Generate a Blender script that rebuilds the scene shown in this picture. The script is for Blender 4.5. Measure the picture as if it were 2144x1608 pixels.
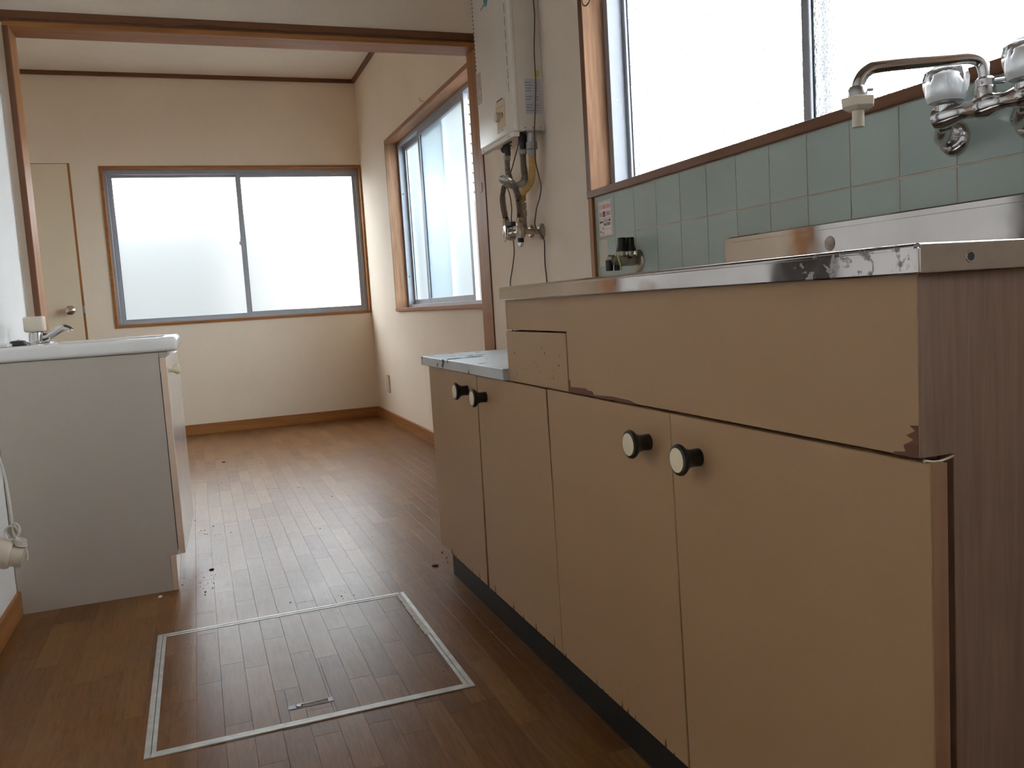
import bpy, bmesh, math, random
from mathutils import Vector, Matrix

# ------------------------------------------------------------------ scene, camera, light
scene = bpy.context.scene
for o in list(bpy.data.objects):
    bpy.data.objects.remove(o, do_unlink=True)
col = scene.collection
RND = random.Random(7)

CAM_F, CAM_P, CAM_Y, CAM_R, CAM_H = 1790.574, -0.0976191, 0.3494378, -0.0615205, 0.768
fwd = Vector((math.sin(CAM_Y) * math.cos(CAM_P), math.cos(CAM_Y) * math.cos(CAM_P), math.sin(CAM_P)))
rt0 = Vector((math.cos(CAM_Y), -math.sin(CAM_Y), 0))
up0 = rt0.cross(fwd)
rt = rt0 * math.cos(CAM_R) + up0 * math.sin(CAM_R)
up = -rt0 * math.sin(CAM_R) + up0 * math.cos(CAM_R)
cam_data = bpy.data.cameras.new('camera')
cam_data.sensor_fit = 'HORIZONTAL'
cam_data.sensor_width = 36.0
cam_data.lens = CAM_F / 2144 * 36.0
cam_data.clip_start = 0.02
cam = bpy.data.objects.new('camera', cam_data)
col.objects.link(cam)
cam.matrix_world = Matrix(((rt.x, up.x, -fwd.x, 0), (rt.y, up.y, -fwd.y, 0), (rt.z, up.z, -fwd.z, CAM_H), (0, 0, 0, 1)))
scene.camera = cam

world = bpy.data.worlds.new('overcast_sky')
scene.world = world
world.use_nodes = True
bg = world.node_tree.nodes['Background']
bg.inputs['Color'].default_value = (0.89, 0.95, 1.0, 1)
bg.inputs['Strength'].default_value = 9.0
world.cycles.sampling_method = 'NONE'

vs = scene.view_settings
scene.display_settings.display_device = 'sRGB'
vs.view_transform = 'Standard'
vs.look = 'None'
vs.gamma = 1.0
vs.use_curve_mapping = False
vs.exposure = 0.55
scene.cycles.max_bounces = 14
scene.cycles.diffuse_bounces = 7
scene.cycles.glossy_bounces = 5
scene.cycles.transmission_bounces = 10
scene.cycles.use_denoising = True
scene.cycles.sample_clamp_indirect = 12.0


# ------------------------------------------------------------------ materials
def new_mat(name):
    m = bpy.data.materials.new(name)
    m.use_nodes = True
    nt = m.node_tree
    b = nt.nodes['Principled BSDF']
    return m, nt, b


def N(nt, kind, **kw):
    n = nt.nodes.new(kind)
    for k, v in kw.items():
        if k.startswith('i_'):
            n.inputs[k[2:].replace('_', ' ')].default_value = v
        else:
            setattr(n, k, v)
    return n


def coords(nt, scale=(1, 1, 1), kind='Object', offset=None):
    tc = N(nt, 'ShaderNodeTexCoord')
    mp = N(nt, 'ShaderNodeMapping')
    mp.inputs['Scale'].default_value = scale
    nt.links.new(tc.outputs[kind], mp.inputs['Vector'])
    return mp.outputs['Vector']


def noise(nt, vec, scale, detail=3, rough=0.55, dist=0.0):
    n = N(nt, 'ShaderNodeTexNoise')
    n.inputs['Scale'].default_value = scale
    n.inputs['Detail'].default_value = detail
    n.inputs['Roughness'].default_value = rough
    n.inputs['Distortion'].default_value = dist
    nt.links.new(vec, n.inputs['Vector'])
    return n.outputs['Fac']


def ramp(nt, fac, stops):
    r = N(nt, 'ShaderNodeValToRGB')
    while len(r.color_ramp.elements) < len(stops):
        r.color_ramp.elements.new(0.5)
    for e, (p, c) in zip(r.color_ramp.elements, stops):
        e.position = p
        e.color = (c, c, c, 1) if isinstance(c, (int, float)) else (c[0], c[1], c[2], 1)
    nt.links.new(fac, r.inputs['Fac'])
    return r.outputs['Color']


def mix(nt, fac, a, b, mode='MIX'):
    m = N(nt, 'ShaderNodeMixRGB', blend_type=mode)
    for i, (sock, v) in enumerate(((m.inputs[0], fac), (m.inputs[1], a), (m.inputs[2], b))):
        if isinstance(v, bpy.types.NodeSocket):
            nt.links.new(v, sock)
        elif isinstance(v, (int, float)):
            sock.default_value = v if i == 0 else (v, v, v, 1)
        else:
            sock.default_value = (v[0], v[1], v[2], 1)
    return m.outputs[0]


def math_n(nt, op, a, b=0.0):
    m = N(nt, 'ShaderNodeMath', operation=op)
    for sock, v in ((m.inputs[0], a), (m.inputs[1], b)):
        if isinstance(v, bpy.types.NodeSocket):
            nt.links.new(v, sock)
        else:
            sock.default_value = v
    return m.outputs[0]


def bump(nt, b, height, strength, dist):
    n = N(nt, 'ShaderNodeBump')
    n.inputs['Strength'].default_value = strength
    n.inputs['Distance'].default_value = dist
    nt.links.new(height, n.inputs['Height'])
    nt.links.new(n.outputs['Normal'], b.inputs['Normal'])


def plain(name, c, rough=0.5, metal=0.0, var=0.06, vscale=12, bmp=0.0, bscale=200, spec=0.5):
    m, nt, b = new_mat(name)
    v = coords(nt)
    f = noise(nt, v, vscale)
    lo = tuple(x * (1 - var) for x in c)
    hi = tuple(min(1, x * (1 + var)) for x in c)
    nt.links.new(ramp(nt, f, [(0.3, lo), (0.7, hi)]), b.inputs['Base Color'])
    b.inputs['Roughness'].default_value = rough
    b.inputs['Metallic'].default_value = metal
    b.inputs['Specular IOR Level'].default_value = spec
    if bmp:
        bump(nt, b, noise(nt, v, bscale, 2), bmp, 0.001)
    return m


def wallpaper(name, c):
    m, nt, b = new_mat(name)
    v = coords(nt)
    f = noise(nt, v, 2.2, 4)
    base = ramp(nt, f, [(0.3, tuple(x * 0.96 for x in c)), (0.7, tuple(min(1, x * 1.03) for x in c))])
    fine = noise(nt, v, 330, 2)
    base = mix(nt, 0.10, base, ramp(nt, fine, [(0.35, 0.35), (0.65, 0.95)]), 'MULTIPLY')
    nt.links.new(base, b.inputs['Base Color'])
    b.inputs['Roughness'].default_value = 0.75
    b.inputs['Specular IOR Level'].default_value = 0.25
    bump(nt, b, fine, 0.35, 0.0012)
    return m


def wood(name, c1, c2, axis='y', rough=0.45, gscale=60, spec=0.25):
    m, nt, b = new_mat(name)
    s = {'x': (0.05, 1, 1), 'y': (1, 0.05, 1), 'z': (1, 1, 0.05)}[axis]
    v = coords(nt, s)
    g = noise(nt, v, gscale, 5, 0.6, 0.6)
    big = noise(nt, v, gscale * 0.22, 3, 0.5, 1.0)
    c = ramp(nt, math_n(nt, 'ADD', math_n(nt, 'MULTIPLY', g, 0.6), math_n(nt, 'MULTIPLY', big, 0.4)), [(0.35, c1), (0.66, c2)])
    nt.links.new(c, b.inputs['Base Color'])
    b.inputs['Roughness'].default_value = rough
    b.inputs['Specular IOR Level'].default_value = spec
    bump(nt, b, g, 0.25, 0.0006)
    return m


def floor_mat():
    m, nt, b = new_mat('worn_vinyl_plank')
    geo = N(nt, 'ShaderNodeNewGeometry')
    oi = N(nt, 'ShaderNodeObjectInfo')
    rnd = math_n(nt, 'FRACT', math_n(nt, 'ADD', oi.outputs['Random'], geo.outputs['Random Per Island']))
    # one grain per piece: shift the world position by the piece's own random number
    sh = N(nt, 'ShaderNodeVectorMath', operation='MULTIPLY_ADD')
    comb = N(nt, 'ShaderNodeCombineXYZ')
    nt.links.new(rnd, comb.inputs[0]); nt.links.new(rnd, comb.inputs[1]); nt.links.new(rnd, comb.inputs[2])
    nt.links.new(comb.outputs[0], sh.inputs[0])
    sh.inputs[1].default_value = (37.0, 53.0, 11.0)
    nt.links.new(geo.outputs['Position'], sh.inputs[2])
    mp = N(nt, 'ShaderNodeMapping')
    mp.inputs['Scale'].default_value = (1, 0.09, 1)
    nt.links.new(sh.outputs[0], mp.inputs['Vector'])
    g = noise(nt, mp.outputs['Vector'], 120, 5, 0.65, 1.2)
    tone = ramp(nt, rnd, [(0.0, (0.172, 0.071, 0.023)), (0.3, (0.20, 0.088, 0.030)), (0.7, (0.218, 0.100, 0.034)), (1.0, (0.25, 0.122, 0.044))])
    grain = ramp(nt, g, [(0.3, 0.72), (0.62, 1.08)])
    c = mix(nt, 1.0, tone, grain, 'MULTIPLY')
    # trodden-in grey dust
    wv = N(nt, 'ShaderNodeMapping')
    wv.inputs['Scale'].default_value = (1, 1, 1)
    nt.links.new(geo.outputs['Position'], wv.inputs['Vector'])
    d1 = noise(nt, wv.outputs['Vector'], 3.2, 5, 0.6, 0.4)
    dust = ramp(nt, d1, [(0.48, 0.0), (0.75, 0.16)])
    c = mix(nt, dust, c, (0.32, 0.26, 0.22))
    nt.links.new(c, b.inputs['Base Color'])
    st = N(nt, 'ShaderNodeMapping')
    st.inputs['Scale'].default_value = (0.25, 1.6, 1)
    nt.links.new(geo.outputs['Position'], st.inputs['Vector'])
    scuff = noise(nt, st.outputs['Vector'], 26, 4, 0.65, 0.8)
    r = ramp(nt, math_n(nt, 'ADD', math_n(nt, 'MULTIPLY', d1, 0.5), math_n(nt, 'MULTIPLY', scuff, 0.5)), [(0.35, 0.29), (0.65, 0.37)])
    nt.links.new(r, b.inputs['Roughness'])
    b.inputs['Specular IOR Level'].default_value = 0.115
    hb = math_n(nt, 'ADD', math_n(nt, 'MULTIPLY', g, 0.5), math_n(nt, 'MULTIPLY', scuff, 0.15))
    bump(nt, b, hb, 0.12, 0.0008)
    return m


def frosted(name, rough, bscale=0, bstr=0.0, tint=(0.97, 0.985, 0.985), veil=0.3, ior=1.2):
    m, nt, b = new_mat(name)
    b.inputs['Base Color'].default_value = (*tint, 1)
    b.inputs['Transmission Weight'].default_value = 1.0
    b.inputs['Roughness'].default_value = rough
    b.inputs['IOR'].default_value = ior
    if bscale:
        v = coords(nt)
        vo = N(nt, 'ShaderNodeTexVoronoi', feature='SMOOTH_F1')
        vo.inputs['Scale'].default_value = bscale
        vo.inputs['Smoothness'].default_value = 0.6
        nt.links.new(v, vo.inputs['Vector'])
        bump(nt, b, vo.outputs['Distance'], bstr, 0.0025)
    # etched glass also scatters part of the light widely
    tr = N(nt, 'ShaderNodeBsdfTranslucent')
    tr.inputs['Color'].default_value = (*tint, 1)
    mx = N(nt, 'ShaderNodeMixShader')
    mx.inputs[0].default_value = veil
    nt.links.new(b.outputs[0], mx.inputs[1])
    nt.links.new(tr.outputs[0], mx.inputs[2])
    nt.links.new(mx.outputs[0], nt.nodes['Material Output'].inputs['Surface'])
    return m


def steel(name, c=(0.55, 0.515, 0.495), rough=0.2, stain=None, brushed=None):
    m, nt, b = new_mat(name)
    v = coords(nt)
    f = noise(nt, v, 9, 4)
    base = ramp(nt, f, [(0.3, tuple(x * 0.88 for x in c)), (0.7, c)])
    rr = ramp(nt, noise(nt, v, 22, 4), [(0.35, rough * 0.75), (0.7, rough * 1.5)])
    b.inputs['Metallic'].default_value = 1.0
    if stain:
        y0, y1 = stain
        sx = N(nt, 'ShaderNodeSeparateXYZ')
        nt.links.new(v, sx.inputs[0])
        # a rubbed tarnish mark that lies on one stretch of the rim
        a = N(nt, 'ShaderNodeMapRange'); a.inputs['From Min'].default_value = y0; a.inputs['From Max'].default_value = y0 + 0.02
        nt.links.new(sx.outputs['Y'], a.inputs['Value'])
        e = N(nt, 'ShaderNodeMapRange'); e.inputs['From Min'].default_value = y1; e.inputs['From Max'].default_value = y1 - 0.05
        nt.links.new(sx.outputs['Y'], e.inputs['Value'])
        blot = ramp(nt, noise(nt, v, 62, 3, 0.6, 0.5), [(0.54, 0.0), (0.62, 0.9)])
        mk = math_n(nt, 'MULTIPLY', math_n(nt, 'MULTIPLY', a.outputs[0], e.outputs[0]), blot)
        base = mix(nt, mk, base, (0.20, 0.175, 0.16))
        rr = mix(nt, mk, rr, 0.55)
    nt.links.new(base, b.inputs['Base Color'])
    nt.links.new(rr, b.inputs['Roughness'])
    bump(nt, b, noise(nt, v, 5, 2), 0.25, 0.004)
    return m


def laminate(name, c, stain=(0.36, 0.2, 0.13), amount=0.5, rough=0.42):
    m, nt, b = new_mat(name)
    v = coords(nt)
    f = noise(nt, v, 1.7, 4, 0.6)
    base = ramp(nt, f, [(0.25, tuple(x * 0.95 for x in c)), (0.75, tuple(x * 1.04 for x in c))])
    s = ramp(nt, noise(nt, v, 3.1, 5, 0.65, 0.3), [(0.60, 0.0), (0.78, amount)])
    base = mix(nt, s, base, tuple(0.75 * a + 0.25 * q for a, q in zip(c, stain)))
    sp = ramp(nt, noise(nt, v, 55, 2, 0.5), [(0.80, 0.0), (0.83, 0.7)])
    base = mix(nt, sp, base, stain)
    nt.links.new(base, b.inputs['Base Color'])
    b.inputs['Roughness'].default_value = rough
    b.inputs['Specular IOR Level'].default_value = 0.4
    bump(nt, b, noise(nt, v, 14, 3), 0.05, 0.002)
    return m


def tile_mat():
    m, nt, b = new_mat('green_glazed_tile')
    oi = N(nt, 'ShaderNodeObjectInfo')
    v = coords(nt)
    tone = ramp(nt, oi.outputs['Random'], [(0.0, (0.385, 0.46, 0.42)), (1.0, (0.42, 0.495, 0.44))])
    tone = mix(nt, ramp(nt, noise(nt, v, 6, 4), [(0.45, 0.0), (0.8, 0.22)]), tone, (0.42, 0.42, 0.33))
    nt.links.new(tone, b.inputs['Base Color'])
    b.inputs['Roughness'].default_value = 0.16
    bump(nt, b, noise(nt, v, 14, 2), 0.06, 0.002)
    return m


def chipped_paint():
    m, nt, b = new_mat('chipped_grey_paint')
    v = coords(nt, (1, 1, 1))
    vs_ = coords(nt, (0.6, 1.2, 1))
    n1 = noise(nt, vs_, 17, 4, 0.55, 0.5)
    n2 = noise(nt, v, 60, 3)
    k = ramp(nt, math_n(nt, 'ADD', math_n(nt, 'MULTIPLY', n1, 0.8), math_n(nt, 'MULTIPLY', n2, 0.2)), [(0.615, 0.0), (0.63, 1.0)])
    c = ramp(nt, noise(nt, v, 5, 3), [(0.3, (0.44, 0.47, 0.48)), (0.7, (0.56, 0.58, 0.58))])
    c = mix(nt, k, c, (0.06, 0.045, 0.035))
    nt.links.new(c, b.inputs['Base Color'])
    nt.links.new(ramp(nt, k, [(0, 0.35), (1, 0.85)]), b.inputs['Roughness'])
    bump(nt, b, k, -0.4, 0.001)
    return m


M = {}
M['wall'] = wallpaper('cream_wallpaper', (0.87, 0.755, 0.62))
M['wall_white'] = wallpaper('white_wallpaper', (0.93, 0.925, 0.915))
M['ceiling'] = wallpaper('ceiling_paper', (0.84, 0.78, 0.69))
M['ceiling_board'] = plain('tan_ceiling_board', (0.25, 0.19, 0.13), 0.8)
M['plaster'] = plain('render_coat', (0.62, 0.60, 0.56), 0.9)
M['subfloor'] = plain('dark_underlay', (0.05, 0.03, 0.02), 0.8)
M['plank'] = floor_mat()
M['trim'] = wood('varnished_brown_wood', (0.27, 0.108, 0.032), (0.43, 0.19, 0.062), 'z', 0.5)
M['trim_x'] = wood('varnished_brown_wood_cross', (0.27, 0.108, 0.032), (0.43, 0.19, 0.062), 'x', 0.5)
M['trim_y'] = wood('varnished_brown_wood_long', (0.27, 0.108, 0.032), (0.43, 0.19, 0.062), 'y', 0.5)
M['dark_trim'] = wood('dark_brown_wood', (0.13, 0.055, 0.027), (0.22, 0.10, 0.05), 'z', 0.4)
M['dark_trim_x'] = wood('dark_brown_wood_cross', (0.13, 0.055, 0.027), (0.22, 0.10, 0.05), 'x', 0.4)
M['dark_trim_y'] = wood('dark_brown_wood_long', (0.13, 0.055, 0.027), (0.22, 0.10, 0.05), 'y', 0.4)
M['black_wood'] = wood('very_dark_wood', (0.02, 0.013, 0.010), (0.045, 0.027, 0.02), 'z', 0.5)
M['raw_wood'] = wood('weathered_lauan', (0.22, 0.105, 0.055), (0.44, 0.25, 0.145), 'z', 0.6, 110)
M['raw_wood_y'] = wood('weathered_lauan_long', (0.25, 0.11, 0.05), (0.45, 0.235, 0.115), 'y', 0.55, 90)
M['alu'] = plain('anodised_aluminium', (0.36, 0.38, 0.42), 0.5, 0.35, 0.04)
M['alu_dark'] = plain('rubber_gasket', (0.05, 0.05, 0.055), 0.6)
M['glass_back'] = frosted('frosted_glass', 0.32, veil=0.05)
M['glass_side'] = frosted('frosted_glass_side', 0.38, tint=(0.75, 0.835, 0.87), veil=0.02, ior=1.1)
M['glass_kitchen'] = frosted('pebbled_glass', 0.22, 190, 0.9, veil=0.06, ior=1.3)
M['tile'] = tile_mat()
M['grout'] = plain('stained_grout', (0.62, 0.47, 0.36), 0.85, var=0.25, vscale=9)
M['cabinet'] = laminate('cream_laminate', (0.41, 0.255, 0.13))
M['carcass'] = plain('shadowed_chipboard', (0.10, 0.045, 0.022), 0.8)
M['core'] = wood('exposed_ply_core', (0.10, 0.045, 0.028), (0.19, 0.09, 0.055), 'y', 0.75)
M['edge'] = wood('veneer_edge', (0.26, 0.14, 0.08), (0.38, 0.22, 0.13), 'z', 0.5)
M['side'] = wood('greyish_printed_wood', (0.20, 0.13, 0.092), (0.30, 0.20, 0.145), 'z', 0.5, 150)
M['kick'] = plain('black_kick_board', (0.012, 0.013, 0.012), 0.55, var=0.3)
M['black'] = plain('black_plastic', (0.012, 0.011, 0.011), 0.35)
M['cream_disc'] = plain('ivory_insert', (0.78, 0.68, 0.48), 0.3)
M['steel'] = steel('worn_stainless', rough=0.075, stain=(-0.53, -0.36))
M['chrome'] = steel('dull_chrome', (0.68, 0.67, 0.67), 0.12)
M['brass'] = steel('tarnished_brass', (0.42, 0.36, 0.28), 0.32)
M['stove_top'] = chipped_paint()
M['vanity'] = laminate('white_vanity_laminate', (0.50, 0.45, 0.385), (0.5, 0.42, 0.34), 0.2, 0.45)
M['vanity_edge'] = plain('peach_edge_band', (0.72, 0.55, 0.42), 0.5)
M['vanity_gloss'] = plain('gloss_white_door', (0.82, 0.79, 0.75), 0.12)
M['basin'] = plain('white_basin_resin', (0.80, 0.79, 0.77), 0.22, var=0.02)
M['closet_leaf'] = laminate('cream_door_skin', (0.76, 0.66, 0.50), (0.5, 0.4, 0.3), 0.15, 0.5)
M['ivory'] = plain('aged_ivory_plastic', (0.70, 0.62, 0.50), 0.4)
M['heater'] = plain('enamelled_heater_case', (0.72, 0.66, 0.575), 0.32, var=0.03)
M['heater_plate'] = plain('yellowed_plastic', (0.66, 0.55, 0.36), 0.4)
M['label_blue'] = plain('faded_label', (0.52, 0.52, 0.56), 0.5)
M['label_yellow'] = plain('yellow_sticker', (0.62, 0.5, 0.16), 0.5)
M['label_rust'] = plain('worn_warning_label', (0.50, 0.40, 0.34), 0.6, var=0.25, vscale=70)
M['ink'] = plain('dark_ink', (0.04, 0.04, 0.05), 0.7)
M['ink_blue'] = plain('blue_grey_ink', (0.25, 0.26, 0.36), 0.7)
M['ink_red'] = plain('red_ink', (0.62, 0.16, 0.13), 0.7)
M['teal'] = plain('teal_print', (0.10, 0.30, 0.34), 0.5)
M['paper'] = plain('sticker_paper', (0.78, 0.68, 0.61), 0.6)
M['paper_old'] = plain('yellowed_sticker', (0.55, 0.48, 0.38), 0.45)
M['flex'] = steel('corrugated_steel', (0.50, 0.47, 0.42), 0.33)
M['yellow_hose'] = plain('yellow_gas_hose', (0.60, 0.38, 0.13), 0.45)
M['zinc'] = steel('grey_fitting', (0.45, 0.45, 0.45), 0.4)
M['cable'] = plain('brown_cable', (0.10, 0.075, 0.055), 0.55)
M['white_cord'] = plain('dirty_white_cord', (0.72, 0.67, 0.60), 0.7)
M['cream_plastic'] = plain('cream_plastic', (0.68, 0.58, 0.46), 0.35)
M['hatch_alu'] = plain('dusty_aluminium', (0.60, 0.59, 0.56), 0.5, 0.5, 0.15, 30)
M['white_rubber'] = plain('perished_white_gasket', (0.78, 0.76, 0.72), 0.8, var=0.1, vscale=60)
M['debris'] = plain('dark_crumbs', (0.04, 0.028, 0.02), 0.9)
M['chip_white'] = plain('white_chip', (0.8, 0.78, 0.72), 0.7)
M['outlet'] = plain('ivory_outlet', (0.60, 0.50, 0.37), 0.4)
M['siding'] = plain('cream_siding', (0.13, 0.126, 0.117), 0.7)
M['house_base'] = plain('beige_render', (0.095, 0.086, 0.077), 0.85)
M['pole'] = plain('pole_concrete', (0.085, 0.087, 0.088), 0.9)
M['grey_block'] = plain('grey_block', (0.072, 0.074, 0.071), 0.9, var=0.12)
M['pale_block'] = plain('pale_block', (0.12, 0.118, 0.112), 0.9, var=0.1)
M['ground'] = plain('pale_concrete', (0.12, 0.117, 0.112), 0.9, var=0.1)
mc, nt_, b_ = new_mat('clear_acrylic')
b_.inputs['Base Color'].default_value = (0.97, 0.97, 1, 1)
b_.inputs['Transmission Weight'].default_value = 1.0
b_.inputs['Roughness'].default_value = 0.03
b_.inputs['IOR'].default_value = 1.49
M['acrylic'] = mc


# ------------------------------------------------------------------ mesh helpers
class MB:
    def __init__(s):
        s.bm = bmesh.new()

    def place(s, co):
        return co

    def box(s, x0, x1, y0, y1, z0, z1, bev=0.0, seg=1, mi=0):
        bm = s.bm
        xs, ys, zs = sorted((x0, x1)), sorted((y0, y1)), sorted((z0, z1))
        v = [bm.verts.new((x, y, z)) for x in xs for y in ys for z in zs]
        fs = []
        for q in ((0, 1, 3, 2), (4, 6, 7, 5), (0, 4, 5, 1), (2, 3, 7, 6), (0, 2, 6, 4), (1, 5, 7, 3)):
            f = bm.faces.new([v[i] for i in q]); f.material_index = mi; fs.append(f)
        if bev:
            es = list({e for f in fs for e in f.edges})
            bmesh.ops.bevel(bm, geom=es, offset=bev, segments=seg, affect='EDGES', profile=0.5, material=-1)
        return s

    def prism(s, pts, vec, bev=0.0, seg=1, mi=0):
        """closed outline pts (3D, planar) pushed along vec"""
        bm = s.bm
        vec = Vector(vec)
        a = [bm.verts.new(p) for p in pts]
        b = [bm.verts.new(Vector(p) + vec) for p in pts]
        n = len(pts)
        fs = [bm.faces.new(a), bm.faces.new(list(reversed(b)))]
        for i in range(n):
            j = (i + 1) % n
            fs.append(bm.faces.new((a[j], a[i], b[i], b[j])))
        for f in fs:
            f.material_index = mi
        bmesh.ops.recalc_face_normals(bm, faces=fs)
        if bev:
            es = list({e for f in fs for e in f.edges})
            bmesh.ops.bevel(bm, geom=es, offset=bev, segments=seg, affect='EDGES', profile=0.5)
        return s

    def tube(s, pts, r, n=10, mi=0, cap=True):
        """sweep a circle; r a number or one radius per point"""
        bm = s.bm
        P = [Vector(p) for p in pts]
        R = [r] * len(P) if isinstance(r, (int, float)) else list(r)
        T = []
        for i in range(len(P)):
            d = P[min(i + 1, len(P) - 1)] - P[max(i - 1, 0)]
            if d.length < 1e-9:
                d = Vector((0, 0, 1))
            T.append(d.normalized())
        ref = Vector((0, 0, 1)) if abs(T[0].z) < 0.9 else Vector((1, 0, 0))
        u = T[0].cross(ref).normalized()
        rings = []
        for i, p in enumerate(P):
            u = (u - T[i] * u.dot(T[i]))
            u = u.normalized() if u.length > 1e-6 else T[i].orthogonal().normalized()
            w = T[i].cross(u)
            rings.append([bm.verts.new(p + (u * math.cos(2 * math.pi * k / n) + w * math.sin(2 * math.pi * k / n)) * R[i]) for k in range(n)])
        fs = []
        for i in range(len(P) - 1):
            for k in range(n):
                l = (k + 1) % n
                fs.append(bm.faces.new((rings[i][k], rings[i][l], rings[i + 1][l], rings[i + 1][k])))
        if cap:
            fs.append(bm.faces.new(list(reversed(rings[0]))))
            fs.append(bm.faces.new(rings[-1]))
        for f in fs:
            f.material_index = mi
        bmesh.ops.recalc_face_normals(bm, faces=fs)
        return s

    def lathe(s, prof, org, axis, n=20, mi=0):
        """prof = [(radius, height)] about axis through org"""
        ax = Vector(axis).normalized()
        o = Vector(org)
        return s.lathe_pts([(r, o + ax * h) for r, h in prof], ax, n, mi)

    def lathe_pts(s, rp, ax, n, mi):
        bm = s.bm
        u = ax.orthogonal().normalized(); w = ax.cross(u)
        rings = []
        for r, p in rp:
            r = max(r, 1e-5)
            rings.append([bm.verts.new(p + (u * math.cos(2 * math.pi * k / n) + w * math.sin(2 * math.pi * k / n)) * r) for k in range(n)])
        fs = []
        for i in range(len(rings) - 1):
            for k in range(n):
                l = (k + 1) % n
                fs.append(bm.faces.new((rings[i][k], rings[i][l], rings[i + 1][l], rings[i + 1][k])))
        fs.append(bm.faces.new(list(reversed(rings[0])))); fs.append(bm.faces.new(rings[-1]))
        for f in fs:
            f.material_index = mi
        bmesh.ops.recalc_face_normals(bm, faces=fs)
        return s

    def build(s, name, mats, parent=None, smooth=True, angle=35):
        off = world_of(parent)
        me = bpy.data.meshes.new(name)
        for v in s.bm.verts:
            v.co = s.place(v.co) - off
        s.bm.to_mesh(me)
        s.bm.free()
        for m in (mats if isinstance(mats, (list, tuple)) else [mats]):
            me.materials.append(M[m])
        if smooth:
            me.polygons.foreach_set('use_smooth', [True] * len(me.polygons))
            me.set_sharp_from_angle(angle=math.radians(angle))
        o = bpy.data.objects.new(name, me)
        col.objects.link(o)
        o.parent = parent
        return o


CAM_SCALE = 1.055     # kitchen units scaled up about the camera so the kick boards match the image


class KB(MB):
    def place(s, co):
        return Vector((co.x * CAM_SCALE, co.y * CAM_SCALE, co.z * CAM_SCALE - 0.0422))


def world_of(o):
    p = Vector((0, 0, 0))
    while o is not None:
        p += o.location
        o = o.parent
    return p


def thing(name, label, cat, loc, group=None):
    o = bpy.data.objects.new(name, None)
    o.empty_display_size = 0.05
    col.objects.link(o)
    o.location = loc
    o['label'] = label
    o['category'] = cat
    if group:
        o['group'] = group
    return o


def tag(o, label, cat, group=None):
    o['label'] = label
    o['category'] = cat
    if group:
        o['group'] = group
    return o


def struct(o, label=None):
    o['kind'] = 'structure'
    if label:
        o['label'] = label
    return o


def struct_root(name, loc, label=None):
    o = bpy.data.objects.new(name, None)
    o.empty_display_size = 0.05
    col.objects.link(o)
    o.location = loc
    return struct(o, label)


def sb(name, mat, *boxes, parent=None, bev=0.0, label=None):
    b = MB()
    for q in boxes:
        b.box(*q, bev=bev)
    o = b.build(name, mat, parent)
    return struct(o, label) if parent is None else o


def spline(pts, step=0.004):
    """Catmull-Rom through pts, resampled at about step"""
    P = [Vector(p) for p in pts]
    P = [P[0] * 2 - P[1]] + P + [P[-1] * 2 - P[-2]]
    raw = []
    for i in range(1, len(P) - 2):
        for k in range(24):
            t = k / 24
            a, b, c, d = P[i - 1], P[i], P[i + 1], P[i + 2]
            raw.append(0.5 * ((2 * b) + (c - a) * t + (2 * a - 5 * b + 4 * c - d) * t * t + (3 * b - a - 3 * c + d) * t ** 3))
    raw.append(P[-2])
    out = [raw[0]]
    acc = 0.0
    for i in range(1, len(raw)):
        seg = (raw[i] - raw[i - 1]).length
        while acc + seg >= step:
            t = (step - acc) / seg
            out.append(raw[i - 1].lerp(raw[i], t))
            raw[i - 1] = out[-1]
            seg = (raw[i] - raw[i - 1]).length
            acc = 0.0
        acc += seg
    out.append(raw[-1])
    return out


def corrugated(pts, r, amp=0.16, pitch=0.0034, n=12, mi=0, mb=None):
    mb = mb or MB()
    q = spline(pts, pitch / 2)
    mb.tube(q, [r * (1 + (amp if i % 2 else -amp)) for i in range(len(q))], n, mi)
    return mb


def lettering(text, size, origin, xdir, ydir, mat, parent, name='lettering', depth=0.0002, align='LEFT', sx=1.0):
    cu = bpy.data.curves.new(name, 'FONT')
    cu.body = text
    cu.size = size
    cu.align_x = align
    cu.extrude = depth
    cu.resolution_u = 2
    t = bpy.data.objects.new(name, cu)
    col.objects.link(t)
    dg = bpy.context.evaluated_depsgraph_get()
    me = bpy.data.meshes.new_from_object(t.evaluated_get(dg))
    bpy.data.objects.remove(t)
    X = Vector(xdir).normalized(); Y = Vector(ydir).normalized(); Z = X.cross(Y)
    o_ = Vector(origin) - world_of(parent)
    for v in me.vertices:
        v.co = o_ + X * (v.co.x * sx) + Y * v.co.y + Z * v.co.z
    me.materials.clear()
    me.materials.append(M[mat])
    ob = bpy.data.objects.new(name, me)
    col.objects.link(ob)
    ob.parent = parent
    return ob


# ------------------------------------------------------------------ key planes of the room
XL = -0.517          # left wall of the kitchen
XK = 1.115           # right wall of the kitchen (paper)
XF = 1.186           # right wall of the room beyond
YB = 6.074           # back wall
YO, YO2 = 3.235, 3.345   # doorway wall
ZC = 2.35            # ceiling
YN = -1.3            # wall behind the viewer
XFL = -1.95          # far left wall of the room beyond

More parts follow.
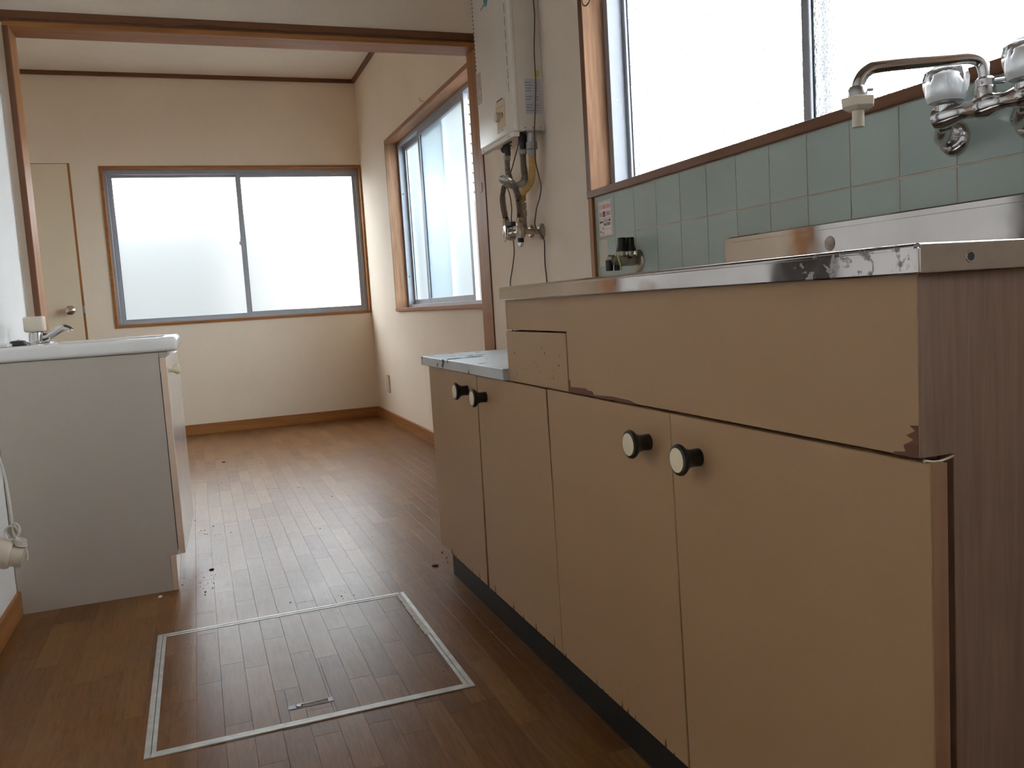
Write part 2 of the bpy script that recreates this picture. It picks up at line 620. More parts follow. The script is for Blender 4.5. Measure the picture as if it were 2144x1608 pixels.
# ------------------------------------------------------------------ outside
sb('ground', 'ground', (-16, 16, -10, 26, -0.55, -0.45))
hs = thing('street_house', 'pale neighbouring house with cream siding above a beige wall, seen through the open window gap', 'house', (4.6, 8.9, -0.45))
MB().box(2.3, 7.0, 8.95, 13.0, -0.45, 1.86).build('base_wall', 'house_base', hs)
MB().box(2.3, 7.0, 9.0, 13.0, 1.86, 4.75).build('upper_wall', 'siding', hs)
for k in range(28):
    z = 1.86 + k * 0.103
    MB().prism([(2.28, 9.0, z), (2.28, 8.965, z), (2.28, 8.985, z + 0.098), (2.28, 9.0, z + 0.098)], (4.74, 0, 0)).build('siding_board', 'siding', hs)
MB().box(2.2, 7.1, 8.9, 9.02, 4.74, 4.87).build('eave_board', 'siding', hs)
MB().prism([(2.0, 8.6, 4.87), (2.0, 13.4, 4.87), (2.0, 11.0, 5.7)], (5.3, 0, 0)).build('roof', 'grey_block', hs)
sh = thing('block_shed', 'grey flat-topped shed blurred behind the frosted back window', 'shed', (-1.6, 9.4, -0.45))
MB().box(-5.0, 0.22, 9.0, 10.6, -0.45, 1.72).build('grey_wall', 'grey_block', sh)
MB().box(0.22, 0.92, 9.05, 10.6, -0.45, 1.70).build('pale_wall', 'pale_block', sh)
MB().box(0.92, 1.06, 8.98, 10.6, -0.45, 1.74).build('corner_post', 'grey_block', sh)
MB().box(-5.1, 1.12, 8.9, 10.7, 1.72, 1.80, 0.01).build('flat_roof', 'grey_block', sh)

up_ = thing('street_pole', 'thick grey concrete pole blurred behind the frosted kitchen window', 'pole', (4.8, 5.65, -0.45))
MB().tube([(4.8, 5.65, -0.45), (4.8, 5.65, 8.0)], [0.31, 0.27], 24).build('pole_shaft', 'pole', up_)
MB().box(3.9, 5.7, 5.58, 5.72, 7.2, 7.35).build('cross_arm', 'pole', up_)

# ------------------------------------------------------------------ room shell
wl = sb('wall_left', 'wall_white', (XL - 0.12, XL, YN, YO, -0.05, ZC))
wr = sb('wall_right', 'wall',
        (XK, 1.25, 2.277, YO, -0.05, ZC), (XK, 1.25, 0.51, 2.277, 1.79, ZC),
        (XK, 1.25, 0.51, 2.277, -0.05, 1.045), (XK, 1.25, 0.03, 0.51, -0.05, ZC),
        (XK, 1.25, YN, -0.65, -0.05, ZC), (XK, 1.25, -0.65, 0.03, -0.05, 0.84), (XK, 1.25, -0.65, 0.03, 1.65, ZC))
sb('wall_front', 'wall', (XL - 0.12, 1.25, YN - 0.12, YN, -0.05, ZC))
sb('wall_divider', 'wall',
   (XL, 1.123, YO, YO2, 1.79, ZC), (XFL, -0.493, YO, YO2, -0.05, ZC), (1.123, 1.33, YO, YO2, -0.05, ZC))
# room beyond; window openings left free
sb('wall_back', 'wall', (-0.645, -0.478, YB, YB + 0.13, -0.05, ZC), (-0.478, 1.186, YB, YB + 0.13, -0.05, 0.742),
   (-0.478, 1.186, YB, YB + 0.13, 1.771, ZC), (1.186, 1.33, YB, YB + 0.13, -0.05, ZC),
   (XFL, -1.262, YB, YB + 0.13, -0.05, ZC), (-1.262, -0.645, YB, YB + 0.13, 1.79, ZC), (-1.262, -0.645, YB + 0.05, YB + 0.13, -0.05, 1.79))
sb('wall_side', 'wall', (XF, 1.33, YO2, 3.46, -0.05, ZC), (XF, 1.33, 5.237, YB, -0.05, ZC),
   (XF, 1.33, 3.46, 5.237, -0.05, 0.742), (XF, 1.33, 3.46, 5.237, 1.779, ZC))
sb('wall_far', 'wall', (XFL - 0.12, XFL, YO, YB + 0.13, -0.05, ZC))
sb('ceiling', 'ceiling', (XFL - 0.12, 1.33, YO2 - 0.05, YB + 0.13, ZC, ZC + 0.12))
sb('ceiling', 'ceiling_board', (XFL - 0.12, 1.33, YN - 0.12, YO2 - 0.05, ZC, ZC + 0.12))

# ------------------------------------------------------------------ floor of planks
fl = sb('floor', 'subfloor', (XFL - 0.1, 1.33, YN - 0.1, YB + 0.1, -0.06, -0.007))
HX0, HX1, HY0, HY1 = -0.155, 0.463, 1.593, 2.228      # floor hatch
PW, PL = 0.05, 0.303


def plank_rects(x0, x1, y0, y1, seed):
    rr = random.Random(seed)
    k = math.floor((x0 + 0.066) / PW)
    out = []
    while -0.066 + PW * k < x1:
        a, b = -0.066 + PW * k, -0.066 + PW * (k + 1)
        y = y0 - rr.random() * PL
        while y < y1:
            p, q, r_, s_ = max(a, x0), min(b, x1), max(y, y0), min(y + PL, y1)
            if q - p > 0.004 and s_ - r_ > 0.01:
                out.append((p, q, r_, s_))
            y += PL
        k += 1
    return out


def minus(rc, hole):
    x0, x1, y0, y1 = rc
    a0, a1, b0, b1 = hole
    if x1 <= a0 or x0 >= a1 or y1 <= b0 or y0 >= b1:
        return [rc]
    out = []
    if x0 < a0: out.append((x0, a0, y0, y1))
    if x1 > a1: out.append((a1, x1, y0, y1))
    m0, m1 = max(x0, a0), min(x1, a1)
    if y0 < b0: out.append((m0, m1, y0, b0))
    if y1 > b1: out.append((m0, m1, b1, y1))
    return [r for r in out if r[1] - r[0] > 0.004 and r[3] - r[2] > 0.008]


def plank_into(mb, rc, top=0.0, bottom=-0.0065, gap=0.00012, ch=0.0003):
    x0, x1, y0, y1 = rc[0] + gap, rc[1] - gap, rc[2] + gap, rc[3] - gap
    bm = mb.bm
    lo = [bm.verts.new(p) for p in ((x0, y0, bottom), (x1, y0, bottom), (x1, y1, bottom), (x0, y1, bottom))]
    mi_ = [bm.verts.new(p) for p in ((x0, y0, top - ch * 0.6), (x1, y0, top - ch * 0.6), (x1, y1, top - ch * 0.6), (x0, y1, top - ch * 0.6))]
    c = ch
    hi = [bm.verts.new(p) for p in ((x0 + c, y0 + c, top), (x1 - c, y0 + c, top), (x1 - c, y1 - c, top), (x0 + c, y1 - c, top))]
    bm.faces.new(hi)
    for a, b in ((lo, mi_), (mi_, hi)):
        for i in range(4):
            j = (i + 1) % 4
            bm.faces.new((a[i], a[j], b[j], b[i]))


rects = []
for rc in plank_rects(XL, XK, YN, YO2, 3):
    rects += minus(rc, (HX0, HX1, HY0, HY1))
rects += plank_rects(XFL, XF, YO2, YB, 5)


def seen(rc):
    x, y = (rc[0] + rc[1]) / 2, (rc[2] + rc[3]) / 2
    if y < 1.05: return False
    if x > 0.65 and y < 2.3: return False
    if x > 0.68 + (y - 2.3) * 0.1 and y < 3.3: return False
    if y > 2.6 and x < -0.12 * y / 2.6 + 0.13: return False
    if y > 3.3 and (x > 0.28 * y): return False
    return True


vis = sorted((r for r in rects if seen(r)), key=lambda r: -(r[1] - r[0]) * (r[3] - r[2]) / (((r[0] + r[1]) / 2) ** 2 + ((r[2] + r[3]) / 2) ** 2 + 0.6) ** 1.5)
near = vis[:268]
nearset = set(near)
for rc in near:
    mb = MB()
    plank_into(mb, rc)
    mb.build('plank', 'plank', fl, smooth=False)
mb = MB()
for rc in rects:
    if rc not in nearset:
        plank_into(mb, rc)
o = mb.build('flooring', 'plank', fl, smooth=False)
o['kind'] = 'stuff'

# ------------------------------------------------------------------ baseboards and trims
sb('baseboard_back', 'trim_x', (-0.645, XF, YB - 0.012, YB, 0, 0.07), bev=0.0015)
sb('baseboard_side', 'trim_y', (XF - 0.012, XF, YO2, YB - 0.012, 0, 0.07), bev=0.0015)
sb('baseboard_left', 'trim_y', (XL, XL + 0.010, YN, YO - 0.01, 0, 0.065), bev=0.0015)
sb('trim_1', 'dark_trim_x', (XFL, XF, YB - 0.022, YB, 2.326, ZC), bev=0.001)
sb('trim_2', 'dark_trim_y', (XF - 0.022, XF, YO2, YB - 0.022, 2.326, ZC), bev=0.001)
# doorway frame: grooved head, two thin jambs
dh = struct_root('trim_3', (0.3, YO, 1.75))
MB().box(-0.493, 1.128, 3.222, YO2, 1.745, 1.762, 0.001).build('head_board', 'trim_x', dh)
MB().box(-0.500, 1.128, 3.228, YO2, 1.762, 1.771).build('head_groove', 'dark_trim_x', dh)
MB().box(-0.505, 1.128, 3.218, YO2, 1.771, 1.795, 0.0015).build('head_casing', 'dark_trim_x', dh)
dj = struct_root('trim_4', (-0.484, YO, 0))
MB().box(-0.493, -0.475, 3.222, YO2, 0, 1.745, 0.001).build('jamb_board', 'trim', dj)
MB().box(-0.494, -0.4765, 3.218, 3.223, 0, 1.7455).build('jamb_edge', 'dark_trim', dj)
dr = struct_root('trim_5', (1.116, YO, 0))
MB().box(1.110, 1.126, 3.222, YO2, 0, 1.745, 0.001).build('jamb_board', 'trim', dr)
MB().box(1.1105, 1.127, 3.218, 3.223, 0, 1.7455).build('jamb_edge', 'dark_trim', dr)
MB().box(1.108, 1.1105, 3.25, 3.285, 1.20, 1.235, 0.0005).build('strike_plate', 'trim', dr)
# post strip that ends the tiling
sb('trim_6', 'trim', (1.100, 1.125, 2.257, 2.281, 0.60, 1.05), bev=0.001)


# ------------------------------------------------------------------ windows
def sash(parent, name, axis, plane, a0, a1, z0, z1, mat, w=0.032, t=0.026, wb=None, wt=None):
    """aluminium sash in a wall plane: axis 'x' runs along x (plane = y), axis 'y' runs along y (plane = x)"""
    wb = wb or w; wt = wt or w
    b = MB()
    def q(m, u0, u1, c0, c1, th, bev=0.0015):
        if axis == 'x': m.box(u0, u1, plane - th, plane + th, c0, c1, bev)
        else: m.box(plane - th, plane + th, u0, u1, c0, c1, bev)
    q(b, a0, a0 + w, z0, z1, t / 2); q(b, a1 - w, a1, z0, z1, t / 2)
    q(b, a0 + w, a1 - w, z0, z0 + wb, t / 2); q(b, a0 + w, a1 - w, z1 - wt, z1, t / 2)
    s = b.build(name, 'alu', parent)
    g = MB()
    q(g, a0 + w - 0.003, a1 - w + 0.003, z0 + wb - 0.003, z1 - wt + 0.003, 0.002, 0.0)
    g.build('pane', mat, s, smooth=False)
    k = MB()
    e = 0.004
    for u0, u1, c0, c1 in ((a0 + w - e, a0 + w, z0 + wb, z1 - wt), (a1 - w, a1 - w + e, z0 + wb, z1 - wt)):
        q(k, u0 - (0 if u0 > a0 + w else -e), u1 - (0 if u0 > a0 + w else -e), c0, c1, 0.004, 0.0)
    k.build('gasket', 'alu_dark', s, smooth=False)
    return s


# window 1: over the sink
w1 = struct_root('window_1', (1.17, 1.39, 1.05), 'frosted sliding window above the green tiles and the sink')
MB().box(1.100, 1.168, 2.257, 2.279, 1.045, 1.80, 0.001).build('jamb_board', 'raw_wood', w1)
MB().box(1.0985, 1.1005, 2.2545, 2.281, 1.045, 1.80).build('jamb_edge', 'dark_trim', w1)
MB().box(1.100, 1.168, 0.50, 0.522, 1.045, 1.80, 0.001).build('jamb_board', 'raw_wood', w1)
MB().box(1.097, 1.168, 0.522, 2.281, 1.046, 1.066, 0.001).build('sill_board', 'dark_trim_y', w1)
MB().box(1.100, 1.168, 0.522, 2.257, 1.775, 1.80, 0.001).build('head_board', 'raw_wood_y', w1)
b = MB()
b.box(1.165, 1.24, 2.231, 2.257, 1.066, 1.775, 0.001)
b.box(1.165, 1.24, 0.522, 0.545, 1.066, 1.775, 0.001)
b.box(1.168, 1.24, 0.545, 2.231, 1.046, 1.064, 0.001)
b.box(1.165, 1.24, 0.545, 2.231, 1.750, 1.775, 0.001)
b.build('frame', 'alu', w1)
MB().lathe([(0.0035, 0), (0.003, 0.001)], (1.182, 2.231, 1.315), (0, -1, 0), 10).build('frame_screw', 'zinc', w1)
sash(w1, 'sash', 'y', 1.222, 1.395, 2.236, 1.062, 1.755, 'glass_kitchen', 0.020, 0.022)
sash(w1, 'sash', 'y', 1.190, 0.540, 1.437, 1.062, 1.755, 'glass_kitchen', 0.022, 0.022)

# window 2: back wall
w2 = struct_root('window_2', (0.35, YB, 0.742), 'two-pane frosted window in the back wall of the far room')
b = MB()
y0, y1 = YB - 0.010, YB + 0.075
b.box(-0.478, -0.462, y0, y1, 0.742, 1.771, 0.001); b.box(1.172, 1.1855, y0, y1, 0.742, 1.771, 0.001)
b.box(-0.462, 1.172, y0, y1, 0.742, 0.760, 0.001); b.box(-0.462, 1.172, y0, y1, 1.755, 1.771, 0.001)
b.build('casing', 'trim_x', w2)
b = MB()
y0, y1 = YB + 0.045, YB + 0.12
b.box(-0.462, -0.446, y0, y1, 0.760, 1.755, 0.001); b.box(1.150, 1.172, y0, y1, 0.760, 1.755, 0.001)
b.box(-0.446, 1.150, y0, y1, 0.760, 0.775, 0.001); b.box(-0.446, 1.150, y0, y1, 1.726, 1.755, 0.001)
b.build('frame', 'alu', w2)
s1 = sash(w2, 'sash', 'x', YB + 0.100, -0.446, 0.372, 0.770, 1.735, 'glass_back', 0.024, 0.022)
s2 = sash(w2, 'sash', 'x', YB + 0.072, 0.344, 1.158, 0.770, 1.735, 'glass_back', 0.030, 0.022)
MB().box(0.340, 0.356, YB + 0.050, YB + 0.062, 1.245, 1.295, 0.002).box(0.332, 0.344, YB + 0.044, YB + 0.056, 1.255, 1.275, 0.002).build('crescent_lock', 'zinc', s2)
MB().box(0.985, 1.030, YB + 0.0555, YB + 0.0605, 1.716, 1.726).build('maker_label', 'label_rust', s2)

# window 3: right wall of the far room, slid part open
w3 = struct_root('window_3', (XF, 4.35, 0.742), 'half-open frosted window in the side wall of the far room')
b = MB()
b.box(XF - 0.010, 1.262, 5.215, 5.237, 0.742, 1.779, 0.001)
b.box(XF - 0.010, 1.262, 3.46, 3.482, 0.742, 1.779, 0.001)
b.build('jamb_board', 'raw_wood', w3)
MB().box(XF - 0.010, 1.262, 3.482, 5.215, 1.755, 1.779, 0.001).build('head_board', 'raw_wood_y', w3)
MB().box(XF - 0.014, 1.262, 3.482, 5.237, 0.742, 0.762, 0.001).build('sill_board', 'trim_y', w3)
b = MB()
b.box(1.250, 1.325, 5.190, 5.215, 0.762, 1.755, 0.001); b.box(1.250, 1.325, 3.482, 3.505, 0.762, 1.755, 0.001)
b.box(1.250, 1.325, 3.505, 5.190, 0.762, 0.778, 0.001); b.box(1.250, 1.325, 3.505, 5.190, 1.735, 1.755, 0.001)
b.build('frame', 'alu', w3)
for z in (0.95, 1.45):
    MB().lathe([(0.004, 0), (0.003, 0.001)], (1.262, 5.190, z), (0, -1, 0), 10).build('frame_screw', 'ink', w3)
s3 = sash(w3, 'sash', 'y', 1.296, 4.33, 5.195, 0.772, 1.742, 'glass_side', 0.034, 0.022)
s4 = sash(w3, 'sash', 'y', 1.268, 3.875, 4.745, 0.772, 1.742, 'glass_side', 0.034, 0.022)
MB().box(1.2555, 1.258, 3.99, 4.03, 1.716, 1.728).build('maker_label', 'label_rust', s4)
hk = MB().tube([(XF - 0.010, 4.262, 1.784), (XF - 0.022, 4.262, 1.784), (XF - 0.030, 4.262, 1.790), (XF - 0.030, 4.262, 1.800)], 0.0016, 8)
tag(hk.build('cup_hook', 'brass'), 'tiny brass cup hook on the top board of the half-open window', 'hook')

# unseen window added in the right wall for light beside the viewpoint
w4 = struct_root('added_window', (XK, -0.3, 0.84), 'unseen frosted window added in the right wall for light beside the viewpoint')
b = MB()
b.box(XK - 0.01, 1.25, -0.65, -0.62, 0.84, 1.65, 0.001); b.box(XK - 0.01, 1.25, 0.0, 0.03, 0.84, 1.65, 0.001)
b.box(XK - 0.01, 1.25, -0.62, 0.0, 0.84, 0.87, 0.001); b.box(XK - 0.01, 1.25, -0.62, 0.0, 1.62, 1.65, 0.001)
b.build('casing', 'trim_y', w4)
sash(w4, 'sash', 'y', 1.19, -0.62, 0.0, 0.87, 1.62, 'glass_back', 0.03, 0.022)
# dark board added out of view on the left wall to darken the steel's reflection
d2 = struct_root('reflection_board', (XL, 2.05, 0), 'unseen dark board added on the left wall for its reflection in the steel')
MB().box(XL, XL + 0.016, 1.93, 2.20, 0, 1.80, 0.001).build('dark_board', 'black_wood', d2)

# ------------------------------------------------------------------ closet door in the back wall
d1 = struct_root('door_1', (-0.95, YB, 0), 'flush cream closet door with a round chrome knob beside the back window')
MB().box(-1.258, -0.6595, YB - 0.004, YB + 0.035, 0.006, 1.786, 0.001).build('leaf', 'closet_leaf', d1)
MB().box(-0.659, -0.645, YB - 0.002, YB + 0.04, 0, 1.79).build('door_stop', 'trim', d1)
MB().lathe([(0.026, 0), (0.026, 0.004), (0.012, 0.008), (0.011, 0.028), (0.024, 0.036), (0.031, 0.050), (0.029, 0.062), (0.018, 0.070), (0.002, 0.072)],
           (-0.723, YB - 0.004, 0.874), (0, -1, 0), 24).build('knob', 'chrome', d1)
MB().box(-0.657, -0.644, YB - 0.005, YB - 0.002, 0.852, 0.900, 0.0008).build('strike_plate', 'zinc', d1)

# wall outlet
ol = thing('wall_outlet', 'beige outlet plate low on the far room side wall above the baseboard', 'outlet', (XF, 5.665, 0.2))
MB().box(XF - 0.009, XF, 5.630, 5.702, 0.20, 0.32, 0.002).build('plate', 'outlet', ol)
MB().box(XF - 0.0105, XF - 0.0085, 5.650, 5.682, 0.225, 0.295, 0.001).build('socket', 'ivory', ol)

# ------------------------------------------------------------------ green tiles above the counter
tw = struct_root('wall_tiling', (1.11, 1.4, 0.6))
MB().box(1.1095, XK, 0.40, 2.257, 0.60, 1.046).build('grout_bed', 'grout', tw)
TP, TG = 0.113, 0.0022
ys = [2.135 - TP * k for k in range(-1, 16)]
proto = {}
cols = [(2.2555, 2.2415)] + [(ys[i], ys[i + 1]) for i in range(len(ys) - 1)]
for ci, (ya, yb_) in enumerate(cols):
    for z1_, z0_ in ((1.0455, 0.929), (0.929, 0.816), (0.816, 0.703), (0.703, 0.61)):
        if z1_ < 0.75 and ya < 1.5:
            continue
        MB().box(1.1078, 1.1105, yb_ + TG / 2, ya - TG / 2, z0_ + TG / 2, z1_ - TG / 2, 0.0007).build('tile', 'tile', tw)

# gas safety sticker on the tiles
st = thing('gas_safety_sticker', 'white sticker with red and black lettering on the green tiles', 'sticker', (1.1074, 2.191, 0.931))
MB().prism([(1.1078, 2.232, 0.9315), (1.1078, 2.151, 0.9315), (1.1078, 2.151, 1.0300), (1.1078, 2.232, 1.0300)], (-0.0003, 0, 0)).build('backing', 'paper', st, smooth=False)
SX, SY = (0, -1, 0), (0, 0, 1)
xs_ = 1.1073
b = MB()
for y0_, y1_, z0_, z1_ in ((2.2285, 2.1545, 1.0265, 1.0271), (2.2285, 2.1545, 0.9342, 0.9348), (2.2285, 2.2279, 0.9345, 1.027), (2.1551, 2.1545, 0.9345, 1.027),
                           (2.2285, 2.1545, 0.9805, 0.9811), (2.208, 2.160, 0.9505, 0.9509)):
    b.box(xs_, 1.1077, y0_, y1_, z0_, z1_)
b.build('ruled_border', 'ink', st, smooth=False)
lettering('ガス漏れ用心', 0.0138, (xs_, 2.2262, 1.0085), SX, SY, 'ink_red', st, sx=0.86)
lettering('緊急', 0.0130, (xs_, 2.2255, 0.9880), SX, SY, 'ink_red', st, sx=0.70)
lettering('連絡先', 0.0130, (xs_, 2.1835, 0.9880), SX, SY, 'ink_red', st, sx=0.66)
b = MB()   # telephone mark
b.box(xs_, 1.1077, 2.2045, 2.1895, 0.9855, 0.9945)
b.box(xs_, 1.1077, 2.2060, 2.1880, 0.9965, 0.9998)
b.box(xs_, 1.1077, 2.2010, 2.1930, 0.9945, 0.9965)
b.build('telephone_mark', 'ink', st, smooth=False)
MB().lathe([(0.0022, 0), (0.0022, 0.0001)], (xs_ - 0.00005, 2.197, 0.990), (-1, 0, 0), 12).build('dial_mark', 'paper', st)
lettering('供給販売店', 0.0062, (xs_, 2.2265, 0.9695), SX, SY, 'ink', st, sx=0.72)
lettering('ダイネン㈱', 0.0088, (xs_, 2.2010, 0.9705), SX, SY, 'ink', st, sx=0.92)
lettering('岡山営業所', 0.0088, (xs_, 2.2010, 0.9605), SX, SY, 'ink', st, sx=0.92)
lettering('TEL', 0.0070, (xs_, 2.2255, 0.9425), SX, SY, 'ink', st, sx=0.85)
lettering('昼', 0.0062, (xs_, 2.2110, 0.9518), SX, SY, 'ink', st)
lettering('夜', 0.0062, (xs_, 2.2110, 0.9385), SX, SY, 'ink', st)
s2_ = thing('faded_sticker', 'yellowed peeling sticker with faint ruled rows below the white sticker', 'sticker', (1.1074, 2.212, 0.848))
MB().prism([(1.1078, 2.2410, 0.8480), (1.1078, 2.1830, 0.8500), (1.1078, 2.1830, 0.9225), (1.1078, 2.2395, 0.9215)], (-0.0003, 0, 0)).build('backing', 'paper_old', s2_, smooth=False)
b = MB()
for k in range(9):
    z = 0.860 + k * 0.0062
    b.box(1.1074, 1.1077, 2.2345, 2.2345 - 0.018 - 0.01 * ((k * 7) % 3), z, z + 0.0010)
    b.box(1.1074, 1.1077, 2.205, 2.205 - 0.012, z, z + 0.0008)
b.build('ruled_rows', 'label_rust', s2_, smooth=False)


# ------------------------------------------------------------------ lower kitchen cabinets
XD = 0.567     # door face


def door_slab(parent, top0, top1, bot0, bot1, z0=0.128, z1=0.609, x=XD, t=0.018):
    """top/bottom y extents so a slightly dropped door keeps its wedge-shaped gap"""
    d = KB().prism([(x, bot0, z0), (x, bot1, z0), (x, top1, z1), (x, top0, z1)], (t, 0, 0), 0.0008).build('door', 'cabinet', parent)
    KB().prism([(x + 0.0012, bot0 - 0.0004, z0), (x + 0.0012, top0 - 0.0004, z1), (x + t, top0 - 0.0004, z1), (x + t, bot0 - 0.0004, z0)], (0, 0.0003, 0)).build('edge_band', 'edge', d, smooth=False)
    return d


def cabinet_knob(door, y, z, x=XD):
    KB().lathe([(0.0115, 0), (0.0110, 0.008), (0.0112, 0.014), (0.0140, 0.020), (0.0185, 0.0245), (0.0200, 0.0275), (0.0190, 0.0305), (0.0165, 0.0315)],
               (x, y, z), (-1, 0, 0), 28).build('knob', 'black', door)
    k = KB().lathe([(0.0158, 0.0300), (0.0152, 0.0322), (0.0100, 0.0335), (0.001, 0.0340)], (x, y, z), (-1, 0, 0), 28).build('knob_insert', 'cream_disc', door)
    k['label'] = 'cream disc set into the black knob'


def splinters(door, y0, y1, z, n, seed, up_=True, hmax=0.02):
    rr = random.Random(seed)
    b = KB()
    for _ in range(n):
        y = y0 + (y1 - y0) * rr.random()
        w = 0.002 + 0.005 * rr.random()
        h = 0.003 + hmax * rr.random() ** 2
        b.prism([(XD - 0.0003, y, z), (XD - 0.0003, y + w, z), (XD - 0.0003, y + w * 0.7, z + h * 0.6), (XD - 0.0003, y + w * 0.45, z + h), (XD - 0.0003, y + w * 0.2, z + h * 0.5)], (0.0004, 0, 0))
    o = b.build('chipped_edge', 'core', door, smooth=False)
    o['kind'] = 'stuff'


sk = thing('sink_cabinet', 'cream double-door sink cabinet with chipped apron and wood-print end panel', 'cabinet', (0.84, 1.0, 0))
dD = door_slab(sk, 0.5445, 0.9655, 0.5445, 0.953)
dC = door_slab(sk, 0.9668, 1.3800, 0.9575, 1.3748)
cabinet_knob(dD, 0.9004, 0.5612)
cabinet_knob(dC, 1.0248, 0.5635)
splinters(dD, 0.60, 0.95, 0.128, 9, 1)
splinters(dC, 0.98, 1.36, 0.128, 11, 2)
apr = KB().prism([(XD, 0.556, 0.613), (XD, 1.2820, 0.613), (XD, 1.2820, 0.7115), (XD, 1.567, 0.7115), (XD, 1.567, 0.7690), (XD, 0.556, 0.7690)], (0.018, 0, 0), 0.0006).build('apron', 'cabinet', sk)
KB().box(XD - 0.0012, XD + 0.017, 1.2838, 1.5675, 0.612, 0.7085, 0.0006).build('access_panel', 'cabinet', sk)
KB().prism([(XD - 0.0003, 1.2825, 0.612), (XD - 0.0003, 1.2825, 0.632), (XD - 0.0003, 1.2775, 0.632), (XD - 0.0003, 1.2765, 0.621), (XD - 0.0003, 1.222, 0.6225), (XD - 0.0003, 1.205, 0.6195), (XD - 0.0003, 1.196, 0.6200),
           (XD - 0.0003, 1.190, 0.6145), (XD - 0.0003, 1.130, 0.6175), (XD - 0.0003, 1.075, 0.6165), (XD - 0.0003, 1.055, 0.6135), (XD - 0.0003, 1.030, 0.612)], (0.0006, 0, 0)).build('exposed_core', 'core', apr, smooth=False)
KB().prism([(XD - 0.0003, 0.5565, 0.6125), (XD - 0.0003, 0.5565, 0.641), (XD - 0.0003, 0.566, 0.640), (XD - 0.0003, 0.560, 0.636), (XD - 0.0003, 0.570, 0.631), (XD - 0.0003, 0.562, 0.628), (XD - 0.0003, 0.573, 0.622),
           (XD - 0.0003, 0.571, 0.6165), (XD - 0.0003, 0.583, 0.6150), (XD - 0.0003, 0.588, 0.6125)], (0.0006, 0, 0)).build('exposed_core', 'core', apr, smooth=False)
b = KB()
rr = random.Random(4)
for _ in range(16):
    y, z = 1.30 + 0.25 * rr.random(), 0.62 + 0.08 * rr.random()
    w, h = 0.001 + 0.002 * rr.random(), 0.001 + 0.004 * rr.random() ** 2
    b.box(XD - 0.0015, XD, y, y + w, z, z + h)
o = b.build('stain_spots', 'core', sk, smooth=False); o['kind'] = 'stuff'
# end panel: grey printed wood, notched beside the door edge
KB().prism([(0.606, 0.5565, 0.0400), (1.044, 0.5565, 0.0400), (1.044, 0.5565, 0.769), (0.5845, 0.5565, 0.769), (0.5845, 0.5565, 0.612), (0.606, 0.5565, 0.612)], (0, 0.016, 0), 0.0006).build('end_panel', 'side', sk)
KB().box(XD + 0.0005, 0.5842, 0.5550, 0.5562, 0.613, 0.769).build('apron_edge', 'side', sk)
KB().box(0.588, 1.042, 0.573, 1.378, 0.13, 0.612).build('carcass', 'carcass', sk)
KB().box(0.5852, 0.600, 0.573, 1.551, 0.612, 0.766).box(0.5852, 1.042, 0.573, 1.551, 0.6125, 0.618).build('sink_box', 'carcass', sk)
KB().box(0.586, 1.044, 1.551, 1.567, 0.6365, 0.7685).build('end_panel', 'side', sk)
KB().box(0.596, 0.610, 0.5727, 1.379, 0.0400, 0.129).build('kick_board', 'kick', sk)
KB().tube(spline([(0.570, 0.5535, 0.6105), (0.582, 0.5530, 0.6085), (0.594, 0.5535, 0.6095), (0.603, 0.5550, 0.6110)], 0.003), 0.0016, 8).build('hinge', 'brass', sk)

sc_ = thing('stove_cabinet', 'low cream two-door stove cabinet with grey paint-chipped top', 'cabinet', (0.84, 1.88, 0))
dB = door_slab(sc_, 1.3865, 1.7785, 1.3765, 1.7870)
dA = door_slab(sc_, 1.7835, 2.1870, 1.7990, 2.1870)
cabinet_knob(dB, 1.7244, 0.5660)
cabinet_knob(dA, 1.8531, 0.5705)
splinters(dB, 1.40, 1.76, 0.128, 8, 5)
splinters(dA, 1.82, 2.15, 0.128, 9, 6)
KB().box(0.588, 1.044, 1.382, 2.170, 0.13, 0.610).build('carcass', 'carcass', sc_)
KB().box(0.586, 1.044, 2.170, 2.187, 0.129, 0.612, 0.0006).build('side_panel', 'cabinet', sc_)
KB().box(0.596, 0.610, 1.3795, 2.187, 0.0400, 0.129).build('kick_board', 'kick', sc_)
KB().box(0.553, 1.050, 1.5685, 2.208, 0.6125, 0.636, 0.0015).build('top_board', 'stove_top', sc_)

# stainless sink top
wt = thing('sink_worktop', 'long stainless sink top with splashback over the cream cabinet', 'worktop', (0.84, 1.1, 0.77))
ZT = 0.7935
b = KB()
b.box(0.557, 1.046, 0.545, 0.62, 0.789, ZT); b.box(0.557, 1.046, 1.16, 1.5585, 0.789, ZT)
b.box(0.557, 0.64, 0.62, 1.16, 0.789, ZT); b.box(0.985, 1.046, 0.62, 1.16, 0.789, ZT)
b.box(0.553, 0.5555, 0.541, 1.5585, 0.7695, 0.7905, 0.0008)
b.box(0.5555, 1.046, 0.541, 0.5435, 0.7695, 0.7905, 0.0008)
b.box(0.5555, 1.046, 1.556, 1.5585, 0.7695, ZT, 0.001)
b.tube([(0.5570, 0.5450, 0.7900), (0.5570, 1.557, 0.7900)], 0.0042, 20)
b.tube([(0.5570, 0.5450, 0.7900), (1.046, 0.5450, 0.7900)], 0.0042, 20)
b.build('counter', 'steel', wt)
b = KB()
b.box(0.64, 0.642, 0.62, 1.16, 0.66, 0.79); b.box(0.983, 0.985, 0.62, 1.16, 0.66, 0.79)
b.box(0.64, 0.985, 0.62, 0.622, 0.66, 0.79); b.box(0.64, 0.985, 1.158, 1.16, 0.66, 0.79); b.box(0.64, 0.985, 0.62, 1.16, 0.655, 0.66)
b.build('basin', 'steel', wt)
